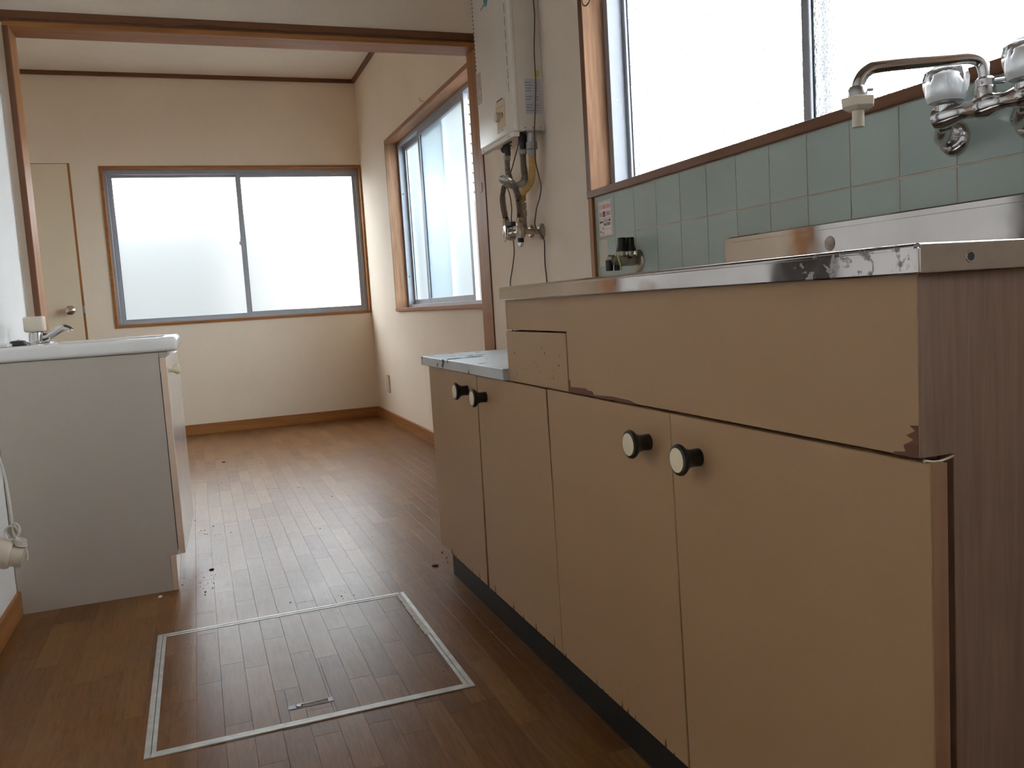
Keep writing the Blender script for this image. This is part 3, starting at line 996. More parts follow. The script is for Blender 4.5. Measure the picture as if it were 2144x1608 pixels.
# splashback with a rolled top and rounded end
pr = [(1.515, 0.79), (1.515, 0.857), (1.512, 0.863), (1.506, 0.866), (0.545, 0.866), (0.545, 0.79)]
b = KB()
b.prism([(1.036, y, z) for y, z in pr], (0.009, 0, 0), 0.001)
b.prism([(1.0358, 1.512, 0.8560), (1.0358, 0.545, 0.8560), (1.0400, 0.545, 0.8675), (1.0400, 1.504, 0.8675)], (0.006, 0, 0))
b.build('splashback', 'steel', wt)
KB().lathe([(0.0055, 0), (0.0052, 0.0006)], (0.610, 0.5411, 0.7808), (0, -1, 0), 18).build('hole_rim', 'steel', wt)
KB().lathe([(0.0036, 0.0004), (0.0036, 0.0008)], (0.610, 0.5411, 0.7808), (0, -1, 0), 18).build('screw_hole', 'ink', wt)
KB().lathe([(0.013, 0), (0.013, 0.0004)], (1.0360, 1.204, 0.8314), (-1, 0, 0), 20).build('worn_sticker_mark', 'label_rust', wt)

# ------------------------------------------------------------------ kitchen tap
fc = thing('kitchen_tap', 'wall-mounted chrome twin tap with clear handles and swivel spout over the sink', 'tap', (1.108, 0.90, 0.97))
FX, FZ = 1.035, 0.992
b = MB()
b.lathe([(0.0165, -0.012), (0.0175, 0), (0.0150, 0.012), (0.0115, 0.030), (0.0125, 0.048), (0.0165, 0.058), (0.0165, 0.074), (0.0125, 0.084), (0.0115, 0.102), (0.0150, 0.118), (0.0175, 0.130), (0.0165, 0.142)],
        (FX, 0.958, FZ), (0, -1, 0), 24)
b.lathe([(0.0135, 0), (0.0135, 0.016), (0.0120, 0.020)], (FX, 0.892, FZ + 0.006), (0, 0, 1), 24)
b.build('body', 'chrome', fc)
for y in (0.957, 0.828):
    b = MB()
    b.lathe([(0.0160, 0), (0.0160, 0.014), (0.0120, 0.018), (0.0120, 0.021)], (FX, y, FZ), (0, 0, 1), 24)
    b.build('valve_head', 'chrome', fc)
    h = MB()
    h.lathe([(0.0235, 0.019), (0.0255, 0.024), (0.0300, 0.042), (0.0305, 0.052), (0.0275, 0.063), (0.0190, 0.069), (0.001, 0.070)], (FX, y, FZ), (0, 0, 1), 8)
    ho = h.build('handle', 'acrylic', fc, angle=15)
    MB().lathe([(0.0225, 0.0195), (0.0240, 0.028), (0.0205, 0.044), (0.0130, 0.056), (0.001, 0.060)], (FX, y, FZ), (0, 0, 1), 24).build('handle_core', 'basin', ho)
    c = MB()
    c.lathe([(0.0265, 0), (0.0265, 0.003), (0.0225, 0.010), (0.0150, 0.014)], (1.1078, y + 0.050, 0.970), (-1, 0, 0), 28)
    c.tube(spline([(1.098, y + 0.050, 0.970), (1.078, y + 0.046, 0.970), (1.062, y + 0.030, 0.975), (1.048, y + 0.014, 0.984), (1.038, y + 0.004, 0.990)], 0.004), 0.0125, 16)
    c.lathe([(0.0155, 0), (0.0160, 0.004), (0.0160, 0.012), (0.0150, 0.014)], (1.050, y + 0.016, 0.983), (-0.7, -0.5, 0.4), 6)
    c.build('crank_leg', 'chrome', fc)
sp = MB()
sp.lathe([(0.0125, 0), (0.0125, 0.010), (0.0098, 0.013)], (FX, 0.892, FZ + 0.024), (0, 0, 1), 20)
sp.tube([(FX - 0.012, 0.889, FZ + 0.029), (FX + 0.010, 0.880, FZ + 0.030), (FX + 0.016, 0.877, FZ + 0.030)], [0.003, 0.004, 0.0045], 12)
sp.tube(spline([(FX, 0.892, FZ + 0.028), (FX - 0.001, 0.8925, FZ + 0.046), (FX - 0.006, 0.894, FZ + 0.058), (FX - 0.018, 0.898, FZ + 0.0635), (FX - 0.040, 0.907, FZ + 0.064),
                (FX - 0.128, 0.941, FZ + 0.061), (FX - 0.148, 0.949, FZ + 0.056), (FX - 0.158, 0.953, FZ + 0.044), (FX - 0.161, 0.954, FZ + 0.030)], 0.004), 0.0082, 16)
spo = sp.build('spout', 'chrome', fc)
TX, TY, TZ = FX - 0.161, 0.954, FZ
b = MB()
b.lathe([(0.0108, 0.020), (0.0120, 0.022), (0.0120, 0.033), (0.0100, 0.036)], (TX, TY, TZ), (0, 0, 1), 20)
b.tube([(TX - 0.010, TY, TZ + 0.029), (TX + 0.018, TY - 0.008, TZ + 0.031)], 0.0022, 8)
b.build('hose_clip', 'zinc', spo)
b = MB()
b.lathe([(0.0135, 0.004), (0.0225, 0.009), (0.0235, 0.020), (0.0150, 0.0225)], (TX, TY, TZ), (0, 0, 1), 6)
b.lathe([(0.0078, -0.018), (0.0078, 0.004), (0.0090, 0.006)], (TX, TY, TZ), (0, 0, 1), 20)
b.build('spray_adapter', 'ivory', spo, angle=20)

# ------------------------------------------------------------------ gas tap on the tiles
gt = thing('gas_tap', 'double gas tap with black caps and knobs on the tiles behind the counter', 'gas tap', (1.108, 2.01, 0.85))
b = MB()
b.lathe([(0.030, 0), (0.030, 0.002), (0.026, 0.007), (0.014, 0.010)], (1.1078, 2.010, 0.850), (-1, 0, 0), 28)
b.tube([(1.098, 2.010, 0.853), (1.030, 2.010, 0.853)], 0.0105, 16)
b.lathe([(0.0150, -0.012), (0.0150, 0.012)], (1.084, 2.010, 0.853), (-1, 0, 0), 6)
b.lathe([(0.0135, -0.012), (0.0150, 0), (0.0135, 0.012)], (1.060, 2.010, 0.853), (-1, 0, 0), 18)
for x in (1.084, 1.060):
    b.tube([(x, 2.010, 0.853), (x, 2.010, 0.880)], 0.0090, 14)
for x in (1.058, 1.034):
    b.tube([(x, 2.010, 0.860), (x - 0.004, 2.020, 0.862), (x - 0.006, 2.024, 0.852)], 0.0085, 12)
b.build('body', 'brass', gt)
for x in (1.084, 1.060):
    MB().lathe([(0.0150, 0), (0.0155, 0.006), (0.0125, 0.014), (0.0115, 0.034), (0.0105, 0.036)], (x, 2.010, 0.876), (0, 0, 1), 12).build('knob', 'black', gt, angle=20)
for x in (1.052, 1.028):
    MB().lathe([(0.0095, 0), (0.0100, 0.003), (0.0098, 0.026), (0.0085, 0.028)], (x, 2.024, 0.856), (0, 0, -1), 16).build('outlet_cap', 'black', gt)
MB().tube(spline([(1.043, 1.998, 0.872), (1.040, 1.996, 0.862), (1.046, 1.997, 0.845), (1.046, 1.998, 0.826)], 0.003), 0.0016, 8).build('yellow_tie', 'label_yellow', gt)

# ------------------------------------------------------------------ water heater on the wall
ht = thing('water_heater', 'cream wall-mounted gas water heater with vent slots and hoses below', 'water heater', (1.06, 2.763, 1.30))
MB().box(1.020, XK, 2.597, 2.930, 1.303, 1.90, 0.003).build('back_case', 'heater', ht)
fcv = MB().box(1.004, 1.026, 2.5905, 2.9365, 1.300, 1.905, 0.009, 3)
cov = fcv.build('front_cover', 'heater', ht)
MB().box(1.0055, 1.026, 2.600, 2.932, 1.286, 1.302, 0.002).build('lower_lip', 'heater', ht)
for y in (2.648, 2.903):
    MB().lathe([(0.004, 0), (0.0035, 0.0015)], (1.0055, y, 1.294), (-1, 0, 0), 12).build('screw', 'zinc', ht)
XH = 1.0038
for k in range(12):
    z = 1.428 + 0.0405 * k
    MB().box(XH, XH + 0.002, 2.6155, 2.6190, z, z + 0.030).build('vent_slot', 'ink', cov, smooth=False)
b = MB()
for k in range(22):
    z = 1.570 + 0.0140 * k
    b.prism([(XH, 2.931, z + 0.009), (XH, 2.919, z + 0.009), (XH, 2.925, z)], (0.002, 0, 0))
o = b.build('vent_louvre', 'ink', cov, smooth=False); o['kind'] = 'stuff'
cp = MB().box(XH - 0.0012, XH + 0.002, 2.662, 2.742, 1.332, 1.420, 0.001).build('control_plate', 'heater_plate', ht)
b = MB()
b.prism([(XH - 0.0006, 2.7455, 1.365), (XH - 0.0006, 2.7455, 1.408), (XH - 0.0006, 2.733, 1.4245), (XH - 0.0006, 2.680, 1.4245), (XH - 0.0006, 2.680, 1.4215), (XH - 0.0006, 2.732, 1.4215), (XH - 0.0006, 2.7425, 1.407), (XH - 0.0006, 2.7425, 1.365)], (0.002, 0, 0))
b.build('plate_recess', 'ink', cp, smooth=False)
MB().lathe([(0.0155, 0), (0.0150, 0.010), (0.0135, 0.012)], (XH - 0.001, 2.722, 1.370), (-1, 0, 0), 24).build('dial', 'heater_plate', cp)
MB().lathe([(0.0085, 0), (0.0082, 0.004)], (XH - 0.001, 2.688, 1.371), (-1, 0, 0), 18).build('ignition_button', 'label_rust', cp)
MB().box(XH - 0.003, XH, 2.690, 2.742, 1.3215, 1.3290, 0.0015).build('slide_switch', 'heater', ht)
b = MB()
for k in range(5):
    b.box(XH - 0.0015, XH - 0.001, 2.675 + 0.011 * k, 2.682 + 0.011 * k, 1.398, 1.4015)
b.build('plate_print', 'label_rust', cp, smooth=False)
b = MB()
b.prism([(XH - 0.0003, 2.790, 1.790), (XH - 0.0003, 2.760, 1.800), (XH - 0.0003, 2.762, 1.760), (XH - 0.0003, 2.778, 1.742), (XH - 0.0003, 2.786, 1.745)], (0.001, 0, 0))
b.prism([(XH - 0.0003, 2.805, 1.775), (XH - 0.0003, 2.790, 1.785), (XH - 0.0003, 2.788, 1.755), (XH - 0.0003, 2.800, 1.748)], (0.001, 0, 0))
b.build('brush_mark', 'teal', cov, smooth=False)
b = MB()
for k in range(6):
    b.box(XH - 0.0003, XH + 0.0005, 2.832 - 0.007 * k, 2.837 - 0.007 * k, 1.748 + 0.001 * k, 1.754 + 0.001 * k)
b.build('small_print', 'ink_blue', cov, smooth=False)
MB().box(XH - 0.0003, XH + 0.0005, 2.880, 2.931, 1.455, 1.560).build('warning_label', 'label_rust', cov, smooth=False)
yl = 2.5970
sl = MB().box(1.050, 1.108, yl - 0.0003, yl + 0.001, 1.355, 1.465).build('data_label', 'label_blue', ht, smooth=False)
b = MB()
for k in range(11):
    z = 1.452 - 0.0087 * k
    if k in (4, 7):
        continue
    b.box(1.053, 1.053 + 0.018 + 0.004 * ((k * 5) % 3), yl - 0.0006, yl, z, z + 0.0028)
    b.box(1.082, 1.082 + 0.014 + 0.005 * ((k * 3) % 3), yl - 0.0006, yl, z, z + 0.0022)
b.build('label_print', 'ink_blue', sl, smooth=False)
MB().box(1.086, 1.104, yl - 0.0003, yl + 0.001, 1.470, 1.492).build('yellow_sticker', 'label_yellow', ht, smooth=False)
for x in (1.045, 1.072, 1.098):
    MB().lathe([(0.003, 0), (0.0025, 0.001)], (x, yl, 1.313), (0, -1, 0), 10).build('screw', 'zinc', ht)
MB().lathe([(0.0115, 0), (0.0130, 0.002), (0.0130, 0.016), (0.0110, 0.018)], (1.035, 2.665, 1.0190), (0, 0, 1), 6).build('hose_nut', 'brass', ht)
MB().lathe([(0.0110, 0), (0.0125, 0.002), (0.0125, 0.026), (0.0105, 0.029)], (1.050, 2.838, 1.0230), (0, 0, 1), 6).build('hose_nut', 'brass', ht)
# connectors under the case
b = MB()
b.lathe([(0.017, 0), (0.017, 0.003), (0.008, 0.004), (0.008, 0.010), (0.015, 0.011), (0.015, 0.014), (0.011, 0.016), (0.010, 0.045)], (1.050, 2.784, 1.303), (0, 0, -1), 18)
b.tube([(1.050, 2.784, 1.285), (1.043, 2.806, 1.279)], [0.008, 0.011], 12)
b.build('cold_inlet', 'ink', ht)
MB().lathe([(0.0115, 0), (0.0120, 0.002), (0.0120, 0.018), (0.0100, 0.020)], (1.050, 2.792, 1.262), (0, 0, -1), 6).build('cold_nut', 'flex', ht)
MB().lathe([(0.024, 0), (0.024, 0.004), (0.014, 0.006), (0.014, 0.026), (0.011, 0.030), (0.0105, 0.050)], (1.050, 2.640, 1.303), (0, 0, -1), 18).build('hot_outlet', 'ink', ht)
MB().lathe([(0.0130, 0), (0.0135, 0.002), (0.0135, 0.013), (0.0105, 0.016)], (1.050, 2.643, 1.252), (0, 0, -1), 6).build('hot_nut', 'flex', ht)
b = MB()
b.box(1.044, 1.098, 2.588, 2.634, 1.297, 1.303)
b.lathe([(0.0165, 0), (0.0165, 0.028)], (1.070, 2.609, 1.298), (0, 0, -1), 18)
b.lathe([(0.0185, 0.028), (0.0185, 0.050), (0.0150, 0.052)], (1.070, 2.612, 1.298), (0, 0, -1), 6)
b.lathe([(0.0135, 0.052), (0.0135, 0.072), (0.0110, 0.074)], (1.070, 2.615, 1.298), (0, 0, -1), 6)
b.build('gas_union', 'zinc', ht)
corrugated([(1.050, 2.792, 1.250), (1.050, 2.794, 1.225), (1.052, 2.796, 1.200), (1.062, 2.812, 1.188), (1.072, 2.846, 1.184), (1.068, 2.877, 1.173), (1.062, 2.893, 1.135), (1.055, 2.869, 1.090), (1.050, 2.841, 1.052)], 0.0092).build('cold_hose', 'flex', ht)  # hose paths here back-projected from image pixels at chosen depths
corrugated([(1.050, 2.643, 1.240), (1.050, 2.644, 1.200), (1.050, 2.638, 1.165), (1.050, 2.661, 1.149), (1.048, 2.715, 1.147), (1.042, 2.768, 1.158), (1.030, 2.786, 1.169), (1.012, 2.752, 1.175), (1.000, 2.685, 1.163),
            (1.000, 2.635, 1.147), (1.008, 2.622, 1.127), (1.020, 2.630, 1.096), (1.030, 2.648, 1.064), (1.035, 2.664, 1.036)], 0.0098).build('hot_hose', 'flex', ht)
corrugated([(1.070, 2.615, 1.226), (1.070, 2.619, 1.190), (1.070, 2.632, 1.155), (1.072, 2.676, 1.136), (1.074, 2.722, 1.127), (1.074, 2.733, 1.109), (1.072, 2.727, 1.104), (1.072, 2.727, 1.098)], 0.0118, 0.05, 0.005).build('gas_hose', 'yellow_hose', ht)
b = MB()
b.lathe([(0.0120, 0), (0.0120, 0.016), (0.0100, 0.018), (0.0100, 0.024), (0.0125, 0.026), (0.0125, 0.044), (0.0105, 0.046), (0.0105, 0.066)], (1.072, 2.727, 1.092), (0, 0, -1), 6)
b.tube(spline([(1.072, 2.727, 1.040), (1.073, 2.727, 1.015), (1.078, 2.735, 1.000), (1.092, 2.760, 0.998), (1.113, 2.766, 0.998)], 0.004), 0.0100, 12)
b.lathe([(0.0225, 0), (0.0225, 0.003), (0.015, 0.009)], (XK, 2.766, 0.998), (-1, 0, 0), 24)
tag(b.build('gas_pipe', 'brass'), 'tarnished bent gas pipe joining the yellow hose to the wall rose', 'pipe')

vl = thing('water_stop_valve', 'tarnished stop valve with black lever on the wall below the heater hoses', 'valve', (1.06, 2.70, 0.96))
b = MB()
b.lathe([(0.0265, 0), (0.0265, 0.003), (0.021, 0.009), (0.012, 0.012)], (XK, 2.672, 0.990), (-1, 0, 0), 28)
b.tube([(1.108, 2.672, 0.990), (1.040, 2.668, 0.992)], 0.0085, 14)
b.lathe([(0.0125, -0.022), (0.0135, -0.018), (0.0155, -0.004), (0.0155, 0.012), (0.0115, 0.018), (0.0115, 0.026)], (1.036, 2.667, 0.992), (0, 0, 1), 16)
b.tube([(1.036, 2.668, 0.990), (1.044, 2.770, 0.994), (1.050, 2.834, 1.000)], 0.0110, 14)
b.lathe([(0.016, -0.018), (0.020, -0.014), (0.021, 0), (0.018, 0.014)], (1.047, 2.800, 0.994), (-0.4, -0.3, 0.1), 20)
b.lathe([(0.0145, -0.016), (0.0155, -0.010), (0.0130, 0.010), (0.0115, 0.018)], (1.050, 2.838, 1.004), (0, 0, 1), 14)
b.build('body', 'brass', vl)
MB().box(1.030, 1.046, 2.735, 2.795, 1.016, 1.032, 0.002).build('lever', 'ink', vl)
MB().lathe([(0.0105, 0), (0.0105, 0.020)], (1.034, 2.667, 0.975), (0, 0, -1), 14).build('drain_collar', 'ink', vl)
b = MB()
b.prism([(1.026, 2.795, 1.020), (1.026, 2.775, 1.024), (1.020, 2.752, 1.010), (1.020, 2.765, 0.970), (1.022, 2.778, 0.966), (1.026, 2.776, 0.990)], (-0.006, -0.002, 0), 0.001)
b.build('handle', 'chrome', vl)
MB().lathe([(0.0095, 0), (0.0100, 0.008), (0.006, 0.016)], (1.034, 2.667, 0.956), (-0.2, -0.1, -1), 14).build('drain_plug', 'chrome', vl)

# thin brown cables beside the heater
q = [(1.093, 2.585, 1.900), (1.093, 2.585, 1.704), (1.094, 2.585, 1.658), (1.086, 2.585, 1.550), (1.085, 2.585, 1.456), (1.079, 2.585, 1.378), (1.072, 2.584, 1.315), (1.068, 2.580, 1.270), (1.070, 2.588, 1.208), (1.080, 2.591, 1.158),
     (1.085, 2.590, 1.126), (1.090, 2.619, 1.094), (1.095, 2.658, 1.071), (1.092, 2.668, 1.042), (1.080, 2.648, 1.006), (1.090, 2.626, 0.975), (1.104, 2.635, 0.955), (1.110, 2.654, 0.885), (1.110, 2.647, 0.819), (1.110, 2.640, 0.640)]
tag(MB().tube(spline(q, 0.008), 0.0021, 8).build('power_cable', 'cable'), 'thin brown cable running down the near side of the heater to the counter', 'cable')
q = [(1.092, 2.780, 1.300), (1.096, 2.860, 1.240), (1.098, 2.931, 1.180), (1.098, 2.915, 1.144), (1.098, 2.904, 1.093), (1.098, 2.914, 1.056), (1.106, 2.930, 1.007), (1.109, 2.934, 0.956), (1.109, 2.938, 0.929), (1.110, 2.974, 0.870), (1.110, 2.999, 0.819), (1.110, 3.005, 0.640)]
tag(MB().tube(spline(q, 0.008), 0.0021, 8).build('earth_cable', 'cable'), 'thin brown cable hanging behind the hoses beside the doorway post', 'cable')
q = [(1.100, 2.262, 1.80), (1.098, 2.252, 1.640), (1.096, 2.243, 1.583), (1.094, 2.225, 1.568), (1.094, 2.207, 1.566), (1.094, 2.190, 1.575), (1.094, 2.172, 1.610), (1.096, 2.160, 1.79)]
tag(MB().tube(spline(q, 0.006), 0.0020, 8).build('hanging_cable', 'cable'), 'loop of thin cable hanging against the kitchen window jamb', 'cable')

# ------------------------------------------------------------------ vanity against the left wall
vn = thing('washbasin_vanity', 'small white washbasin vanity against the left wall before the doorway', 'vanity', (-0.3, 2.84, 0))
VY0, VY1 = 2.590, 3.090
MB().prism([(XL + 0.002, VY0, 0), (-0.1265, VY0, 0), (-0.1265, VY0, 0.1030), (-0.1040, VY0, 0.1030), (-0.1040, VY0, 0.683), (XL + 0.002, VY0, 0.683)], (0, 0.016, 0), 0.0006).build('side_panel', 'vanity', vn)
MB().prism([(XL + 0.002, VY1 - 0.016, 0), (-0.1265, VY1 - 0.016, 0), (-0.1265, VY1 - 0.016, 0.1030), (-0.1040, VY1 - 0.016, 0.1030), (-0.1040, VY1 - 0.016, 0.683), (XL + 0.002, VY1 - 0.016, 0.683)], (0, 0.016, 0), 0.0006).build('side_panel', 'vanity', vn)
MB().box(XL + 0.012, -0.1045, VY0 + 0.016, VY1 - 0.016, 0.104, 0.60).build('carcass', 'carcass', vn)
MB().box(-0.126, -0.111, VY0 + 0.001, VY1 - 0.001, 0, 0.1025).build('kick_board', 'vanity_edge', vn)
MB().box(-0.1112, -0.1108, VY0 + 0.016, VY1 - 0.016, 0.002, 0.1020).build('kick_face', 'vanity_gloss', vn)
d = MB().prism([(-0.1020, VY0 + 0.0005, 0.104), (-0.0845, VY0 + 0.0005, 0.104), (-0.0620, VY1, 0.104), (-0.0795, VY1, 0.104)], (0, 0, 0.564), 0.0010).build('door', 'vanity_gloss', vn)
MB().prism([(-0.1018, VY0, 0.1045), (-0.0852, VY0, 0.1045), (-0.0852, VY0, 0.6675), (-0.1018, VY0, 0.6675)], (0, 0.0008, 0)).build('edge_band', 'vanity_edge', d, smooth=False)
MB().lathe([(0.0085, 0), (0.0075, 0.006), (0.0085, 0.012), (0.0145, 0.020), (0.0150, 0.025), (0.0110, 0.030), (0.002, 0.0315)], (-0.0820, 2.640, 0.630), (1, 0, 0), 24).build('knob', 'cream_disc', d)
MB().box(-0.1035, -0.0800, VY0 + 0.0005, VY1 - 0.0005, 0.6690, 0.6835, 0.001).build('top_rail', 'vanity', vn)
b = MB()
VT0, VT1 = 0.6845, 0.7245
b.box(XL + 0.001, -0.052, 2.580, 2.640, VT0, VT1, 0.010, 3)
b.box(XL + 0.001, -0.052, 3.045, 3.100, VT0, VT1, 0.010, 3)
b.box(-0.100, -0.052, 2.590, 3.090, VT0, VT1, 0.010, 3)
b.box(XL + 0.001, XL + 0.105, 2.590, 3.090, VT0, VT1, 0.004, 2)
b.build('basin_rim', 'basin', vn)
b = MB()
n_ = 28
rings = []
for f, z in ((1.0, 0.716), (0.985, 0.705), (0.93, 0.66), (0.72, 0.615), (0.30, 0.60)):
    rr_ = []
    for k in range(n_):
        t = 2 * math.pi * k / n_
        cx, cy = -0.256, 2.8425
        c_, s_ = math.cos(t), math.sin(t)
        e = 0.62
        rr_.append(b.bm.verts.new((cx + 0.166 * f * math.copysign(abs(c_) ** e, c_), cy + 0.214 * f * math.copysign(abs(s_) ** e, s_), z)))
    rings.append(rr_)
for i in range(len(rings) - 1):
    for k in range(n_):
        l = (k + 1) % n_
        b.bm.faces.new((rings[i][k], rings[i][l], rings[i + 1][l], rings[i + 1][k]))
b.bm.faces.new(rings[-1])
b.build('bowl', 'basin', vn)
# lever tap of the vanity
vt = thing('washbasin_tap', 'single-lever chrome tap with ivory lever cap on the washbasin', 'tap', (-0.438, 2.845, 0.724))
MB().box(-0.475, -0.398, 2.790, 2.900, 0.7235, 0.7300, 0.003, 2).build('base_plate', 'chrome', vt)
b = MB()
b.lathe([(0.0190, 0), (0.0185, 0.022), (0.0175, 0.030)], (-0.436, 2.845, 0.7290), (0.05, 0, 1), 20)
q = spline([(-0.434, 2.845, 0.738), (-0.412, 2.845, 0.744), (-0.392, 2.845, 0.754), (-0.374, 2.845, 0.765), (-0.362, 2.845, 0.768), (-0.350, 2.845, 0.763), (-0.346, 2.845, 0.758)], 0.004)
b.tube(q, [0.0135 - 0.004 * i / len(q) for i in range(len(q))], 14)
b.build('spout', 'chrome', vt)
MB().lathe([(0.0160, 0), (0.0165, 0.004)], (-0.436, 2.845, 0.757), (0, 0, 1), 20).build('collar', 'ink', vt)
MB().box(-0.4660, -0.4130, 2.818, 2.872, 0.7605, 0.8060, 0.006, 3).build('lever_cap', 'ivory', vt)
sp_ = thing('basin_stopper', 'black rubber stopper lying beside the base of the washbasin tap', 'stopper', (-0.478, 2.70, 0.7245))
MB().lathe([(0.022, 0), (0.023, 0.004), (0.019, 0.014), (0.008, 0.016)], (-0.470, 2.740, 0.7245), (0, 0, 1), 20).build('plug', 'black', sp_)
MB().tube(spline([(-0.470, 2.740, 0.741), (-0.462, 2.760, 0.737), (-0.450, 2.785, 0.731), (-0.446, 2.800, 0.730)], 0.003), 0.0022, 8).build('bead_chain', 'zinc', sp_)
tag(MB().box(-0.512, -0.478, 2.635, 2.705, 0.7245, 0.7335, 0.003, 2).build('soap_bar', 'basin'), 'small pale soap sliver on the washbasin rim near the wall', 'soap')

# ------------------------------------------------------------------ cord and hose stub left of the vanity
cd = thing('hose_end', 'cream plastic hose end with a knotted white cord by the left wall', 'hose', (-0.48, 2.36, 0.18))
b = MB()
b.lathe([(0.034, -0.060), (0.037, -0.055), (0.037, -0.002), (0.034, 0.004), (0.030, 0.0045)], (-0.476, 2.360, 0.224), (0.95, 0, -0.30), 28)
b.lathe([(0.028, -0.005), (0.0285, 0.022), (0.0270, 0.030), (0.018, 0.033)], (-0.476, 2.360, 0.224), (0.95, 0, -0.30), 28)
b.build('plastic_collar', 'cream_plastic', cd)
b = MB()
rr = random.Random(12)
for k in range(5):
    pts = []
    a0 = rr.random() * 6
    for i in range(15):
        t = a0 + i * 2 * math.pi / 14
        pts.append((-0.462 + 0.011 * math.cos(t) + 0.003 * (k - 2), 2.352 + 0.007 * math.sin(t * 1.3 + k), 0.278 + 0.016 * math.sin(t) + 0.002 * k))
    b.tube(spline(pts, 0.004), 0.0021, 6)
for k in range(4):
    pts = []
    for i in range(15):
        t = i * 2 * math.pi / 14
        pts.append((-0.449 + 0.0125 * math.cos(t), 2.352 + 0.0125 * math.sin(t), 0.245 + 0.0045 * k - 0.3 * 0.0125 * math.cos(t)))
    b.tube(spline(pts, 0.004), 0.0023, 6)
b.tube(spline([(-0.440, 2.352, 0.245), (-0.436, 2.350, 0.225), (-0.437, 2.350, 0.205)], 0.004), 0.0020, 6)
b.tube(spline([(-0.462, 2.352, 0.290), (-0.456, 2.352, 0.262), (-0.450, 2.352, 0.248)], 0.004), 0.0035, 8)
b.build('cord_knot', 'white_cord', cd)
MB().tube(spline([(-0.500, 2.350, 0.620), (-0.486, 2.350, 0.500), (-0.472, 2.352, 0.462), (-0.465, 2.354, 0.414), (-0.462, 2.354, 0.342), (-0.462, 2.354, 0.285)], 0.006), 0.0034, 8).build('hanging_cord', 'white_cord', cd)
MB().lathe([(0.014, 0), (0.014, 0.004), (0.006, 0.010), (0.005, 0.020)], (XL, 2.350, 0.622), (1, 0, 0), 14).build('wall_clip', 'cream_plastic', cd)

# ------------------------------------------------------------------ floor hatch
fh = thing('floor_hatch', 'square floor storage hatch with dusty aluminium frame set into the planks', 'floor hatch', (0.154, 1.91, 0))
FW = 0.011
g = 0.0012
b = MB()   # outer frame
b.box(HX0, HX0 + FW, HY0, HY1, -0.007, 0.0022, 0.0008); b.box(HX1 - FW, HX1, HY0, HY1, -0.007, 0.0022, 0.0008)
b.box(HX0 + FW, HX1 - FW, HY0, HY0 + FW, -0.007, 0.0022, 0.0008); b.box(HX0 + FW, HX1 - FW, HY1 - FW, HY1, -0.007, 0.0022, 0.0008)
b.build('outer_frame', 'hatch_alu', fh)
lx0, lx1, ly0, ly1 = HX0 + FW + g, HX1 - FW - g, HY0 + FW + g, HY1 - FW - g
b = MB()   # rim of the lid
w = 0.008
b.box(lx0, lx0 + w, ly0, ly1, -0.007, 0.0014, 0.0006); b.box(lx1 - w, lx1, ly0, ly1, -0.007, 0.0014, 0.0006)
b.box(lx0 + w, lx1 - w, ly0, ly0 + w, -0.007, 0.0014, 0.0006); b.box(lx0 + w, lx1 - w, ly1 - w, ly1, -0.007, 0.0014, 0.0006)
b.build('lid_rim', 'hatch_alu', fh)
HNX0, HNX1, HNY0, HNY1 = 0.103, 0.190, 1.664, 1.684
for rc in plank_rects(lx0 + w, lx1 - w, ly0 + w, ly1 - w, 9):
    for r2 in minus(rc, (HNX0, HNX1, HNY0, HNY1)):
        mb = MB(); plank_into(mb, r2, top=0.0005); mb.build('plank', 'plank', fh, smooth=False)
hd = MB().box(HNX0, HNX1, HNY0, HNY1, -0.006, -0.003)
hd.box(HNX0, HNX1, HNY0, HNY0 + 0.002, -0.006, 0.0014); hd.box(HNX0, HNX1, HNY1 - 0.002, HNY1, -0.006, 0.0014)
hd.box(HNX0, HNX0 + 0.014, HNY0, HNY1, -0.006, 0.0012); hd.box(HNX1 - 0.010, HNX1, HNY0, HNY1, -0.006, 0.0012)
hdo = hd.build('handle_plate', 'alu', fh)
b = MB()
b.tube([(HNX0 + 0.024, 1.674, 0.0006), (HNX1 - 0.012, 1.674, 0.0006)], 0.0032, 10)
b.lathe([(0.0065, -0.002), (0.0065, 0.0025)], (HNX0 + 0.022, 1.674, 0.0), (0, 0, 1), 16)
b.build('pull_ring', 'chrome', hdo)
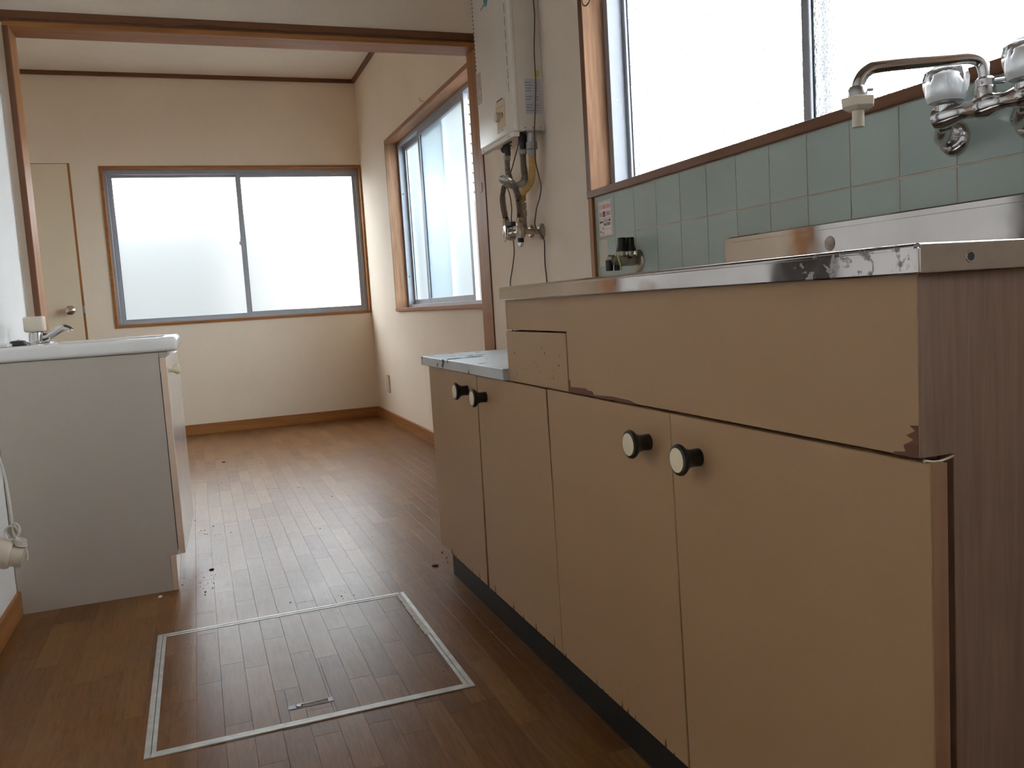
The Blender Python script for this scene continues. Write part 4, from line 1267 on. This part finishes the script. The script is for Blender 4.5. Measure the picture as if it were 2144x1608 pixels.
# perished gasket strip lifting along one side
rr = random.Random(3)
b = MB()
y = HY1 - 0.012
pts = []
while y > HY0 + 0.30:
    pts.append((lx1 - 0.006 - 0.0035 * rr.random(), y)); y -= 0.012
out = [(x - 0.0045, y_, 0.0016) for x, y_ in pts] + [(x + 0.009, y_, 0.0016) for x, y_ in reversed(pts)]
b.prism(out, (0, 0, 0.0014))
b.build('gasket_strip', 'white_rubber', fh, smooth=False)

# ------------------------------------------------------------------ crumbs on the floor
rr = random.Random(21)
b = MB()
spots = [(-0.035, 3.24, 0.06, 26), (-0.05, 2.62, 0.05, 30), (0.66, 2.46, 0.035, 14), (0.30, 2.9, 0.55, 50), (0.25, 3.9, 0.5, 40), (0.30, 2.26, 0.05, 18), (0.12, 4.8, 0.25, 14)]
for cx, cy, sp0, n in spots:
    for _ in range(n):
        x, y = rr.gauss(cx, sp0 * 0.6), rr.gauss(cy, sp0)
        s_ = 0.0006 + 0.0022 * rr.random() ** 3
        a = rr.random() * 6.28
        m = rr.randint(4, 6)
        b.prism([(x + s_ * (0.7 + 0.6 * rr.random()) * math.cos(a + 6.283 * i / m), y + s_ * (0.7 + 0.6 * rr.random()) * math.sin(a + 6.283 * i / m), 0.0006) for i in range(m)], (0, 0, s_ * 0.5))
o = b.build('debris', 'debris', None, smooth=False)
o['kind'] = 'stuff'; o['label'] = 'dark crumbs of dirt scattered over the plank floor'; o['category'] = 'debris'
for i, (x, y, s_, lb) in enumerate(((0.077, 4.786, 0.010, 'dark flake lying alone far back on the planks'), (-0.020, 2.74, 0.009, 'dark crumb on the planks just past the vanity kick board'), (0.603, 2.410, 0.011, 'dark splinter beside the foot of the stove cabinet'))):
    mb = MB()
    mb.prism([(x + s_ * (0.6 + 0.5 * rr.random()) * math.cos(6.283 * k / 6), y + s_ * (0.6 + 0.5 * rr.random()) * math.sin(6.283 * k / 6), 0.0004) for k in range(6)], (0, 0, 0.003))
    tag(mb.build('dirt_flake', 'debris', None, smooth=False), lb, 'flake', 'loose flakes on the floor')
mb = MB()
mb.prism([(-0.166, 2.538, 0.0004), (-0.158, 2.535, 0.0004), (-0.155, 2.547, 0.0004), (-0.163, 2.550, 0.0004)], (0, 0, 0.004), 0.0008)
tag(mb.build('plaster_chip', 'chip_white'), 'small white chip on the floor in front of the vanity', 'chip')
